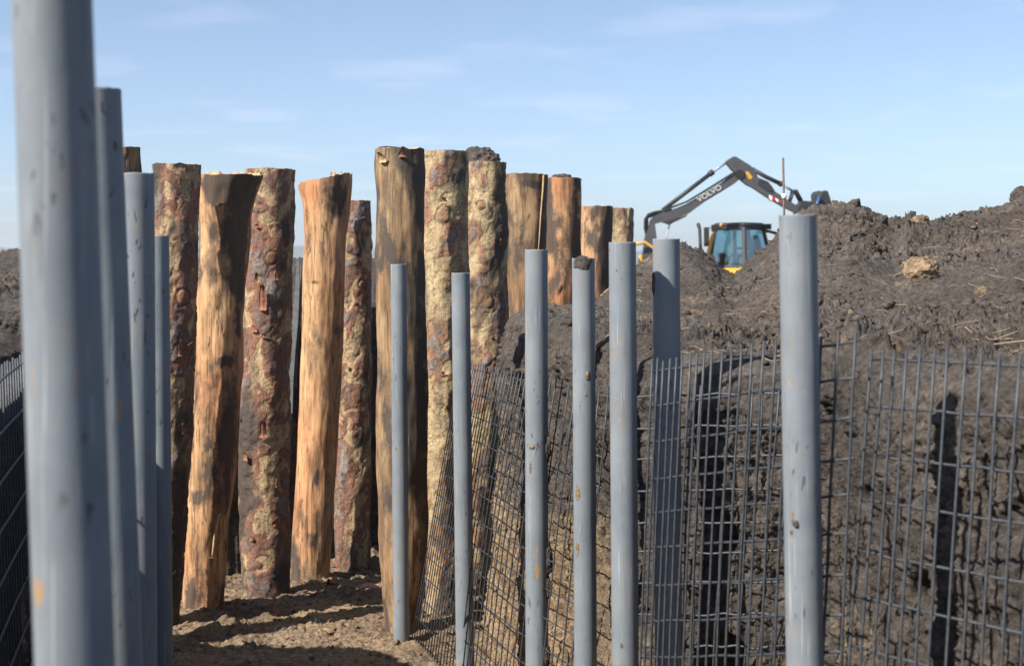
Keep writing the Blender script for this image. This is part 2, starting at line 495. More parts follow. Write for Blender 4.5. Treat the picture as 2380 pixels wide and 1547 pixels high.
RC = np.array([(900, 735), (1100, 735), (1300, 715), (1390, 700), (1440, 650), (1480, 618), (1510, 606), (1560, 582), (1586, 576), (1620, 592), (1656, 614),
      (1680, 640), (1706, 646), (1745, 618), (1786, 582), (1810, 560), (1850, 520), (1900, 500), (1967, 496), (2011, 500), (2048, 514),
      (2078, 528), (2115, 515), (2159, 527), (2177, 524), (2233, 520), (2270, 507), (2325, 500), (2370, 478), (2450, 465), (2700, 475), (3300, 480)], float)
LC = np.array([(-900, 560), (-300, 570), (0, 596), (40, 586), (100, 600), (300, 612), (450, 616), (690, 610), (870, 607), (1000, 612), (1100, 622), (1300, 640), (1800, 650)], float)
YE = np.array([(-0.3, 7.2), (-0.08, 6.76), (0.36, 4.95), (0.90, 4.4), (0.96, 3.7), (1.0, 3.3), (1.34, 2.6), (2.0, 0.5), (9, 0.3)])
YC = 9.5

def h_base(x, y, ur=None, ul=None):
    if ur is None: ur = side_dist(RWs, x, y)
    if ul is None: ul = left_dist(x, y)
    px = CX + x / np.maximum(y, .5) * F
    zc = EYE + (HY - np.interp(px, RC[:, 0], RC[:, 1])) / F * YC
    ye = np.interp(x, YE[:, 0], YE[:, 1])
    w = (y - ye) / np.maximum(YC - ye, 1.0)
    hr = 1.60 + 0.05 * np.clip(w / .35, 0, 1) + (zc - 1.64) * sstep(0.30, 1.0, w)
    hr = hr - (hr - 0.9) * sstep(YC + .3, YC + 3.2, y) - 1.3 * sstep(YC + 3, 24, y)
    zl = EYE + (HY - np.interp(px, LC[:, 0], LC[:, 1])) / F * np.maximum(y + 1.2, 3)
    hl = 1.62 + (np.clip(zl, 1.5, 2.6) - 1.62) * sstep(0.1, 1.5, ul)
    hl = hl - 2.1 * sstep(2.6, 9, ul)
    return np.where(ur > ul, hr, hl)

def billow(p, oct, seed, gain=0.55):
    r, a = 0, 1.0
    for k in range(oct):
        r = r + a * np.abs(perlin(p * (2.07 ** k), seed + k * 5)); a *= gain
    return r

def soil_disp(x, y, fade=1.0):
    z0 = np.zeros_like(x)
    p = P3(x, y, z0)
    patch = sstep(-0.25, 0.45, fbm(p * 0.9, 3, 5))           # where it lies in lumps
    big = fbm(p * 1.5, 3, 11) * 0.045
    pw = p + 0.04 * np.stack([fbm(p * 6, 2, 71), fbm(p * 6, 2, 72), z0], 1)
    rough = fbm(pw * 5.5, 7, 12, .66)
    f2, v2 = worley(pw * 13 + fbm(p * 26, 4, 4, .7)[:, None] * .5, 2)
    f3, v3 = worley(pw * 34 + fbm(p * 70, 3, 14, .7)[:, None] * .5, 3)
    l2 = sstep(0.5, 0.25, f2) * (v2 > .55) * v2
    l3 = sstep(0.5, 0.25, f3) * (v3 > .35) * v3
    jit = _jit(len(x)) * (0.0012 + .001 * patch)
    return big + rough * (0.012 + 0.022 * patch) + l2 * patch * 0.028 + l3 * (0.005 + .010 * patch) + jit * fade

_jr = np.random.RandomState(99)
def _jit(n):
    return _jr.normal(0, 1, n).clip(-2, 2)

def tan_patch(x, y, z):
    p = P3(x, y, z)
    return fbm(p * 1.3, 4, 31) * 0.55

# --- heightfield (both banks), sampled along rays so nearby soil is finer
ang = np.concatenate([np.linspace(-900, -60, 70), np.linspace(-56, 900, 220), np.linspace(904, 2440, 520), np.linspace(2460, 3300, 60)])
dist = np.concatenate([np.geomspace(2.0, 3.0, 40), np.geomspace(3.01, 6.2, 290), np.geomspace(6.22, 10.6, 300), np.geomspace(10.7, 40, 60)])
A, D = np.meshgrid((ang - CX) / F, dist)
X = (A * D).ravel(); Y = D.ravel()
ur = side_dist(RWs, X, Y); ul = left_dist(X, Y)
keep = (np.maximum(ur, ul) > 0.15)
far = 1 - sstep(12, 20, Y) * .8
Z = np.zeros_like(X)
kb = np.where(keep)[0]
Z[kb] = h_base(X[kb], Y[kb], ur[kb], ul[kb]) + soil_disp(X[kb], Y[kb]) * far[kb]
fc = grid_faces(len(dist), len(ang))
fc = fc[keep[fc].all(axis=1)]
used = np.zeros(len(X), bool); used[fc.ravel()] = True
remap = np.cumsum(used) - 1
V = np.stack([X, Y, Z], 1)[used]; fc = remap[fc]
# crumbling in all directions, so clods overhang a little
edge_k = sstep(0.15, 0.45, np.maximum(ur, ul)[used]) * (1 - .7 * sstep(12, 20, V[:, 1]))
amp = (0.007 + 0.014 * sstep(-.2, .5, fbm(V * np.array([1.1, 1.1, 1.1]), 3, 205))) * edge_k
cl, cv_ = worley(V * np.array([11, 11, 14]) + fbm(V * 20, 4, 206, .7)[:, None] * .45, 31)
V = V + np.stack([fbm(V * 13, 5, 201, .68), fbm(V * 13, 5, 202, .68), fbm(V * 13, 5, 203, .68) + 0.9 * sstep(.5, .3, cl) * (cv_ > .6)], 1) * amp[:, None]
me_v = V
# two banks: split the faces by side so each bank is an object of its own
rside = (ur > ul)[used]
fr = rside[fc[:, 0]]
def sub(fsel):
    u = np.zeros(len(V), bool); u[fsel.ravel()] = True
    rm = np.cumsum(u) - 1
    return V[u], rm[fsel]
tanspots = [(1930, 505, 9.4, .55), (2020, 515, 9.3, .35), (2370, 530, 8.7, .30), (1440, 690, 9.5, .5), (2050, 760, 5.5, .0)]
def bank(name, fsel):
    v, f = sub(fsel)
    o = obj(name, v, f, M_soil)
    tn = tan_patch(v[:, 0], v[:, 1], v[:, 2]) - 0.02
    for (px, py, d, r) in tanspots:
        if r <= 0: continue
        q = at(px, py, d)
        dd = np.hypot(v[:, 0] - q[0], v[:, 1] - q[1])
        tn = np.maximum(tn, (1 - sstep(0.4 * r, 1.1 * r, dd)) * (0.55 + 0.25 * fbm(v * 6, 3, 77)))
    attr(o.data, 'tan', tn)
    tag(o, kind='structure')
    return o
bank('spoil_bank', fc[fr])
bank('spoil_bank', fc[~fr])

# --- trench walls
def wall(name, path, side, y0, y1, zres, step, tan_level):
    p, s = resample(path, step)
    sel = (p[:, 1] >= y0) & (p[:, 1] <= y1)
    t = np.gradient(p, axis=0); t /= np.linalg.norm(t, axis=1)[:, None]
    p, t, s = p[sel], t[sel], s[sel]
    n = np.stack([-t[:, 1], t[:, 0]], 1) * side           # points into the trench
    k = 15
    n = np.stack([np.convolve(np.pad(n[:, i], k, 'edge'), np.ones(2 * k + 1) / (2 * k + 1), 'valid') for i in (0, 1)], 1)
    n /= np.linalg.norm(n, axis=1)[:, None]
    # bank height along the edge (just outside it)
    q = p - n * 0.12
    hz = h_base(q[:, 0], q[:, 1]) + 0.7 * soil_disp(q[:, 0], q[:, 1]) + 0.01
    rows = int(1.75 / zres)
    U = np.linspace(0, 1, rows)
    ns = len(s)
    S, TT = np.meshgrid(np.arange(ns), U)
    S = S.ravel(); TT = TT.ravel()
    zt = hz[S] - 0.05
    zw = -0.12 + (zt + 0.12) * TT
    base = p[S]; nn = n[S]
    q3 = P3(base[:, 0], base[:, 1], zw)
    sl = s[S]
    near_k = 1.0
    groove_mask = sstep(1.62, 1.25, zw) * (0.45 + 0.55 * sstep(-.3, .3, fbm(P3(sl * .9, zw * .8, 0 * sl), 2, 61)))
    warp = 0.10 * fbm(P3(sl * 2, zw * 1.7, 0 * sl), 2, 62)
    g1 = perlin(P3((sl + warp * .5) * 13, zw * 0.7, 0 * sl), 63)
    g2 = perlin(P3((sl + warp * .3) * 34, zw * 2.2, 0 * sl), 64)
    qw = q3 + 0.04 * np.stack([fbm(q3 * 6, 2, 171), fbm(q3 * 6, 2, 172), fbm(q3 * 6, 2, 173)], 1)
    f2, v2 = worley(qw * np.array([16, 16, 10]) + fbm(q3 * 30, 3, 6, .7)[:, None] * .5, 12)
    f3, v3 = worley(qw * np.array([44, 44, 26]) + fbm(q3 * 80, 2, 7)[:, None] * .4, 13)
    lump_mask = 0.15 + 0.85 * sstep(1.15, 1.5, zw)
    hole = sstep(0.50, 0.66, fbm(q3 * np.array([2.8, 2.8, 2.0]), 3, 15)) * 0.08
    fibre = fbm(P3((sl + warp * .3) * 32, zw * 3.2, 0 * sl), 5, 65, .64)
    dsp = (fbm(q3 * 1.6, 3, 16) * 0.045 + fbm(qw * 6, 6, 18, .60) * (0.006 + .022 * lump_mask)
           + lump_mask * sstep(.5, .22, f2) * (v2 > .5) * v2 * 0.035
           + sstep(.5, .25, f3) * (v3 > .4) * v3 * 0.010 + groove_mask * (g1 * 0.022 + np.maximum(-0.6, g2) * 0.014 + fibre * 0.022) - hole
           + _jit(len(sl)) * 0.0020)
    dsp = dsp + (0.03 if side > 0 else 0.10) * (1 - TT) ** 1.5 - (0.02 if side > 0 else 0)
    # pull the top back to round into the bank
    pull = sstep(0.90, 1.0, TT) ** 2 * 0.035
    dd = dsp * (1 - 0.6 * sstep(.93, 1, TT)) - pull
    W1 = np.stack([base[:, 0] + nn[:, 0] * dd, base[:, 1] + nn[:, 1] * dd, zw], 1)
    # curl onto the bank
    cr = 26
    rows2 = []
    last_d = dd.reshape(rows, ns)[-1]
    for j in range(1, cr + 1):
        a = j / cr
        off = last_d * (1 - a) + (-0.30) * a
        xx = p[:, 0] + n[:, 0] * off; yy = p[:, 1] + n[:, 1] * off
        hb = h_base(xx, yy) + soil_disp(xx, yy)
        blend = sstep(0, 0.5, a)
        z = (hz - 0.05 + 0.03 * math.sin(min(1, a * 2) * math.pi / 2)) * (1 - blend) + (hb + 0.006) * blend
        z = z - 0.05 * sstep(0.85, 1.0, a)
        rows2.append(np.stack([xx, yy, z], 1))
    V = np.concatenate([W1] + rows2)
    Fc = grid_faces(rows + cr, ns)
    if side > 0: Fc = Fc[:, ::-1]
    o = obj(name, V, Fc, M_soil)
    zz = V[:, 2]
    tn = tan_level(V) + tan_patch(V[:, 0], V[:, 1], zz) * 0.9
    attr(o.data, 'tan', tn)
    return tag(o, kind='structure')

def tan_r(v):
    lay = 0.80 - 0.75 * sstep(0.45, 1.15, v[:, 2] + 0.12 * fbm(v * 1.4, 3, 41))
    near = sstep(3.2, 5.2, v[:, 1])
    return (lay - 0.10) * (0.60 + 0.40 * near)
def tan_l(v):
    return 0.22 - 0.2 * sstep(0.6, 1.3, v[:, 2])
wall('trench_wall', RW, 1, 2.0, 7.9, 0.0058, 0.0062, tan_r)
wall('trench_wall', LN, -1, 1.6, 6.3, 0.012, 0.013, tan_l)
wall('trench_wall', LF, -1, 7.0, 12.5, 0.010, 0.011, tan_l)

# --- trench floor
def floor_h(x, y):
    p = P3(x, y, 0 * x)
    f1, v1 = worley(p * 9, 21); f2, v2 = worley(p * 24, 22); f3, v3 = worley(p * 60, 23)
    rut = fbm(P3(x * 0.8 + y * .5, y * 1.4 - x * .6, 0 * x), 3, 24) * 0.05
    patch = sstep(-.2, .5, fbm(p * 1.3, 3, 27))
    slope = -0.12 * sstep(7.3, 9.6, y)
    return (-0.015 + slope + rut * .8 + patch * sstep(.5, .2, f1) * (v1 > .5) * v1 * 0.035 + sstep(.5, .25, f2) * (v2 > .5) * v2 * (0.003 + .012 * patch)
            + sstep(.5, .25, f3) * (v3 > .6) * v3 * 0.004 + fbm(p * 6, 7, 25, .68) * 0.017 + _jit(len(x)) * .0018)
fa = np.concatenate([np.linspace(-1500, 330, 90), np.linspace(334, 1500, 400), np.linspace(1510, 2700, 60)])
fd = np.concatenate([np.geomspace(1.0, 6.0, 60), np.geomspace(6.02, 9.8, 280), np.geomspace(9.85, 18, 60)])
A, D = np.meshgrid((fa - CX) / F, fd)
X = (A * D).ravel(); Y = D.ravel()
inside = (side_dist(RWs, X, Y) < 0.3) & (left_dist(X, Y) < 0.3)
ff = grid_faces(len(fd), len(fa)); ff = ff[inside[ff].all(axis=1)]
u = np.zeros(len(X), bool); u[ff.ravel()] = True
X, Y = X[u], Y[u]; ff = (np.cumsum(u) - 1)[ff]
fl = obj('trench_floor', np.stack([X, Y, floor_h(X, Y)], 1), ff, M_soil)
attr(fl.data, 'tan', 0.62 + 0.22 * fbm(P3(X, Y, 0 * X) * 2.2, 4, 33))
tag(fl, kind='structure')

# --- the trench goes on behind the camera
def back_bank(path, side):
    ys = np.linspace(-9, 2.12, 90)
    pth = np.array(path); yy = pth[:, 1]
    ex = np.interp(ys, yy[:6], pth[:6, 0])
    prof = [(0, -.15), (-.02, .5), (0, 1.1), (.02, 1.5), (.10, 1.62), (.4, 1.66), (.9, 1.75), (1.5, 1.86), (2.2, 1.85), (3.2, 1.5), (5, .7), (7.5, -.4)]
    V = []
    for (u, z) in prof:
        for i, y in enumerate(ys):
            V.append((ex[i] + side * u, y, z))
    V = np.array(V); nz = fbm(V * 1.7, 4, 41)
    V[:, 2] += nz * .05 * (V[:, 2] > 1.2); V[:, 0] += fbm(V * 2.3, 4, 43) * .03
    f = grid_faces(len(prof), len(ys))
    o = obj('spoil_bank', V, f if side < 0 else f[:, ::-1], M_soil)
    attr(o.data, 'tan', .1 + .3 * fbm(V * 1.2, 3, 44)); tag(o, kind='structure')
back_bank(LN, -1); back_bank(RW, 1)
gx, gy = np.meshgrid(np.linspace(-1.2, 2.6, 40), np.linspace(-9, 1.3, 100)); gx, gy = gx.ravel(), gy.ravel()
bf_ = obj('trench_floor', np.stack([gx, gy, -0.02 + .03 * fbm(P3(gx, gy, 0 * gx) * 2, 3, 45)], 1), grid_faces(100, 40), M_soil)
attr(bf_.data, 'tan', np.full(len(gx), .4)); tag(bf_, kind='structure')

# --- wide land and hills
rr = np.concatenate([[0, 12, 20], np.geomspace(26, 3400, 40)])
na = 96
Vg = []
for r in rr:
    for k in range(na):
        a = 2 * math.pi * k / na
        Vg.append((r * math.cos(a), 15 + r * math.sin(a), -0.35 - 0.5 * min(1, r / 400)))
g = obj('ground', np.array(Vg), grid_faces(len(rr), na, True), M_field)
tag(g, kind='structure')

def hill_range():
    xs = np.linspace(-2600, 2600, 260); prof = np.linspace(-1, 1, 13)
    n = fbm(P3(xs / 420, 0 * xs, 0 * xs), 4, 91)
    hgt = 21 + 9 * n
    V = []
    for q in prof:
        for i, x in enumerate(xs):
            V.append((x, 2500 + 420 * q - abs(x) * 0.08, -1.0 + hgt[i] * math.cos(q * math.pi / 2) ** 1.3 + 0.8 * math.sin(i * 1.7)))
    return obj('hills', np.array(V), grid_faces(len(prof), len(xs)), M_hill)
tag(hill_range(), kind='structure')

# ---------------------------------------------------------------- clods and straw on the banks
def ico():
    t = (1 + 5 ** .5) / 2
    v = np.array([(-1, t, 0), (1, t, 0), (-1, -t, 0), (1, -t, 0), (0, -1, t), (0, 1, t), (0, -1, -t), (0, 1, -t), (t, 0, -1), (t, 0, 1), (-t, 0, -1), (-t, 0, 1)], float)
    v /= np.linalg.norm(v, axis=1)[:, None]
    f = [(0, 11, 5), (0, 5, 1), (0, 1, 7), (0, 7, 10), (0, 10, 11), (1, 5, 9), (5, 11, 4), (11, 10, 2), (10, 7, 6), (7, 1, 8),
         (3, 9, 4), (3, 4, 2), (3, 2, 6), (3, 6, 8), (3, 8, 9), (4, 9, 5), (2, 4, 11), (6, 2, 10), (8, 6, 7), (9, 8, 1)]
    return v, f
def subdiv(v, f, k):
    v = [tuple(q) for q in v]
    for _ in range(k):
        mid = {}; nf = []
        def m(a, b):
            key = (min(a, b), max(a, b))
            if key not in mid:
                q = (np.array(v[a]) + np.array(v[b])); q /= np.linalg.norm(q)
                mid[key] = len(v); v.append(tuple(q))
            return mid[key]
        for a, b, c in f:
            x, y, z = m(a, b), m(b, c), m(c, a)
            nf += [(a, x, z), (b, y, x), (c, z, y), (x, y, z)]
        f = nf
    return np.array(v), np.array(f)
ICO0 = (ico()[0], np.array(ico()[1])); ICO3 = subdiv(*ico(), 3); ICO4 = subdiv(*ico(), 4)

rs = np.random.RandomState(3)
def scatter_clods(name, label, X, Y, Zb, sizes, tanv):
    bv, bf = ICO0; VV = []; FF = []; TT = []
    for i in range(len(X)):
        r = sizes[i]
        sc = r * (0.5 + 1.0 * rs.rand(3)); sc[2] *= 0.8
        v = bv * sc * (1 + 1.0 * (rs.rand(len(bv), 1) - .5))
        a = rs.rand() * 6.28; ca, sa = math.cos(a), math.sin(a)
        v = np.stack([v[:, 0] * ca - v[:, 1] * sa, v[:, 0] * sa + v[:, 1] * ca, v[:, 2]], 1)
        VV.append(v + (X[i], Y[i], Zb[i] + r * 0.05)); FF.append(bf + i * len(bv)); TT.append(np.full(len(bv), tanv[i]))
    o = obj(name, np.concatenate(VV), np.concatenate(FF), M_soil, smooth=False)
    attr(o.data, 'tan', np.concatenate(TT))
    tag(o, label, 'soil', kind='stuff')
N = 5200
pxs = rs.uniform(1180, 2430, N); dd = np.exp(rs.uniform(math.log(3.4), math.log(10.2), N))
cx_ = (pxs - CX) / F * dd
ok = side_dist(RWs, cx_, dd) > 0.1
ok &= perlin(P3(cx_ * 1.1, dd * 1.1, 0 * dd), 55) > -0.25
cx_, dd = cx_[ok], dd[ok]
sz = 0.004 + 0.026 * rs.rand(len(dd)) ** 8
scatter_clods('soil_clods', 'loose dark soil crumbs strewn over the spoil bank beside the mesh', cx_, dd, h_base(cx_, dd) + soil_disp(cx_, dd), sz,
              np.where(rs.rand(len(dd)) < .03, 0.55, rs.normal(-.05, .12, len(dd))))
N = 420
pxs = rs.uniform(-60, 1100, N); dd = rs.uniform(5.8, 11.5, N)
cx_ = (pxs - CX) / F * dd; ok = left_dist(cx_, dd) > 0.12; cx_, dd = cx_[ok], dd[ok]
scatter_clods('soil_clods', 'loose soil crumbs on the bank behind the upright logs', cx_, dd, h_base(cx_, dd) + soil_disp(cx_, dd),
              0.006 + 0.028 * rs.rand(len(dd)) ** 6, rs.normal(.05, .15, len(dd)))
N = 700
pxs = rs.uniform(380, 1150, N); dd = rs.uniform(6.4, 9.6, N)
cx_ = (pxs - CX) / F * dd; ok = (left_dist(cx_, dd) < -.1) & (side_dist(RWs, cx_, dd) < -.1); cx_, dd = cx_[ok], dd[ok]
scatter_clods('soil_clods', 'crumbs of dry soil lying on the trench floor', cx_, dd, floor_h(cx_, dd),
              0.004 + 0.020 * rs.rand(len(dd)) ** 7, rs.normal(.25, .2, len(dd)))

def straw():
    N = 300
    pxs = rs.uniform(1480, 2430, N); dd = np.exp(rs.uniform(math.log(3.6), math.log(7.5), N))
    x = (pxs - CX) / F * dd; ok = (side_dist(RWs, x, dd) > 0.06) & (perlin(P3(x * 1.6, dd * 1.6, 0 * x), 58) > -0.05)
    x, dd = x[ok], dd[ok]
    z = h_base(x, dd) + soil_disp(x, dd)
    b = MB()
    for i in range(len(x)):
        L = rs.uniform(.02, .11); a = rs.rand() * 6.28; up = rs.uniform(-.25, .4)
        d = np.array([math.cos(a), math.sin(a), up]) * L
        p = np.array([x[i], dd[i], z[i] + .012])
        b.tube([p - d / 2, p + rs.normal(0, .004, 3), p + d / 2], rs.uniform(.0006, .0015), 4, False)
    tag(b.build('dry_straw', M_straw, smooth=True), 'dry straw bits strewn on the dark spoil bank above the mesh', 'straw', kind='stuff')
straw()

def clod(name, px, py, d, size, sc, label, mat_tan, seed):
    bv, bf = ICO4
    v = bv * (1 + 0.22 * fbm(bv * 1.1, 2, seed)[:, None] + 0.10 * fbm(bv * 4, 4, seed + 1)[:, None])
    f1, v1 = worley(bv * 3.5, seed); v = v * (1 - 0.10 * sstep(.2, .7, f1)[:, None])
    c = at(px, py, d); hb = float((h_base(np.array([c[0]]), np.array([c[1]])) + soil_disp(np.array([c[0]]), np.array([c[1]])))[0])
    c[2] = hb + size * sc[2] * 0.55
    o = obj(name, v * size * np.array(sc) + c, bf, M_soil, loc=(c[0], c[1], hb))
    attr(o.data, 'tan', np.full(len(v), mat_tan) + 0.2 * fbm(bv * 3, 3, seed + 5))
    tag(o, label, 'clod')
clod('clay_clod', 2140, 690, 6.1, 0.085, (1.0, .8, .72), 'big pale tan clay clod lying on the dark spoil bank', 0.72, 4)
clod('clay_clod', 2138, 590, 8.0, 0.05, (1.0, .8, .8), 'small pale clay lump high on the slope of the spoil bank', 0.55, 9)
clod('soil_clod', 2374, 490, 9.4, 0.075, (1.0, .9, 1.0), 'dark lump of earth sitting on the highest crest of the bank', 0.05, 14)
clod('soil_clod', 2325, 505, 9.4, 0.05, (1.1, .9, .7), 'small dark lump of earth on the crest of the bank', -0.1, 19)

# ---------------------------------------------------------------- pipes
def pipe(label, d, top, bot, wpx, seed, bottom_z=-0.35, ragged=0.002):
    """top, bot: (px, py) of the axis; wpx: apparent width at distance d"""
    a = at(top[0], top[1], d); b = at(bot[0], bot[1], d)
    ax = b - a; k = (bottom_z - a[2]) / ax[2]; b = a + ax * k
    r = wpx / F * d / 2
    nr, nc = 70, 56
    th = np.linspace(0, 2 * math.pi, nc, endpoint=False)
    tz = np.concatenate([np.linspace(0, .985, nr - 4), [.990, .995, .9985, 1.0]])
    T, TH = np.meshgrid(tz, th, indexing='ij'); T = T.ravel(); TH = TH.ravel()
    P = b + (a - b) * T[:, None]
    q = P3(np.cos(TH) * 1.2, np.sin(TH) * 1.2, P[:, 2] * 3)
    rad = r * (1 + 0.006 * fbm(q * 1.5, 3, seed))
    rag = ragged * (perlin(P3(np.cos(TH) * 3, np.sin(TH) * 3, 0 * TH), seed) + .3 * perlin(P3(np.cos(TH) * 9, np.sin(TH) * 9, 0 * TH), seed))
    P = P + np.stack([rad * np.cos(TH), rad * np.sin(TH), np.where(T >= 1, rag, 0)], 1)
    V = [P]; Fs = [grid_faces(nr, nc, True)]
    # rim and inner face
    top_out = P[-nc:]
    inner = a + (top_out - a) * np.array([(r - .004) / r, (r - .004) / r, 1])
    low = inner + (b - a) / np.linalg.norm(b - a) * 0.30
    n0 = len(P)
    V += [inner, low]
    i = np.arange(nc); j = (i + 1) % nc
    o0 = n0 - nc
    Fs.append(np.stack([o0 + i, o0 + j, n0 + j, n0 + i], 1))
    Fs.append(np.stack([n0 + i, n0 + j, n0 + nc + j, n0 + nc + i], 1))
    o = obj('pipe_post', np.concatenate(V), np.concatenate(Fs), M_pipe, loc=(b[0], b[1], b[2]))
    tag(o, label, 'pipe', 'grey pipe posts along the trench')
    return o, a, b, r

pipes = {}
pipes['P1'] = pipe('slim grey pipe post rising from the floor against the weathered log beside the leaning mesh', 7.1, (926, 614), (933, 1495), 37, 1)
pipes['P2'] = pipe('grey pipe post before the leaning mesh, in front of the two tan logs', 6.1, (1070.5, 634), (1081.5, 1547), 43, 2)
pipes['P3'] = pipe('grey pipe post with black mud clumps stuck along one side', 5.15, (1246.5, 580), (1248, 1547), 53, 3)
pipes['P4'] = pipe('grey pipe post with a brown muddy top and tan mud flecks', 4.65, (1356, 600), (1361, 1547), 53, 4)
pipes['P5'] = pipe('grey pipe post standing just before the shaded pipe behind the mesh', 4.2, (1446.5, 563), (1453.5, 1547), 63, 5)
pipes['P6'] = pipe('pipe post standing behind the mesh with a neighbouring pipe shadow on it', 4.31, (1548.5, 555), (1554, 1547), 63, 6)
pipes['P7'] = pipe('thick grey pipe post with rust spots in front of the overlapping mesh panels', 3.07, (1854, 500), (1871, 1547), 87, 7, ragged=.005)
pipes['L1'] = pipe('widest and tallest grey pipe post, faint yellowish stains down its side', 1.47, (118, -90), (175, 1547), 181, 8)
pipes['L2'] = pipe('grey pipe post with dark rim, next behind the widest pipe', 2.4, (226, 208), (277, 1547), 108, 9)
pipes['L3'] = pipe('grey pipe post just in front of the short rust streaked pipe', 3.4, (319, 403), (326, 1547), 78, 10)
pipes['L4'] = pipe('shortest grey pipe post in front of the flaky barked log', 5.2, (367, 548), (376, 1547), 51, 11)

def mud_on(pn, t, ang_deg, w, h, th, mat_tan, seed):
    o, a, b, r = pipes[pn]
    bv, bf = ICO3
    v = bv * (1 + 0.35 * fbm(bv * 1.6, 3, seed)[:, None])
    an = math.radians(ang_deg)
    aa = an + v[:, 0] * w / r / 2
    rr_ = r - 0.002 + np.maximum(0, v[:, 1] + .2) * th
    c = b + (a - b) * t
    V = np.stack([c[0] + rr_ * np.sin(aa), c[1] - rr_ * np.cos(aa), c[2] + v[:, 2] * h / 2], 1)
    m = obj('mud_clump', V, bf, M_soil, parent=o)
    attr(m.data, 'tan', np.full(len(V), mat_tan))
def tz(pn, py, d):
    o, a, b, r = pipes[pn]
    z = EYE - (py - HY) / F * d
    return (z - b[2]) / (a[2] - b[2])
for py, an, w, h, th, tn in [(1040, 70, .025, .09, .012, -.3), (1300, 75, .03, .12, .016, -.3), (1360, 68, .025, .08, .014, -.3), (1520, 60, .03, .07, .012, -.3), (1035, -25, .022, .018, .006, .7), (1085, -35, .012, .05, .003, .6)]:
    mud_on('P3', tz('P3', py, 5.15), an, w, h, th, tn, int(py))
for py, an, w, h, th, tn in [(612, -10, .07, .045, .004, .2), (870, 15, .02, .03, .004, .7), (1140, -40, .02, .05, .004, .7), (1270, -45, .015, .06, .003, .7), (915, 5, .01, .015, .003, .7)]:
    mud_on('P4', tz('P4', py, 4.65), an, w, h, th, tn, int(py))
for py, an, w, h, th, tn in [(1210, -32, .014, .016, .006, .1), (1195, -45, .010, .02, .003, .7), (1228, -48, .010, .016, .003, .7)]:
    mud_on('P7', tz('P7', py, 3.07), an, w, h, th, tn, int(py))
mud_on('P6', tz('P6', 660, 4.31), -75, .02, .07, .006, .3, 660)

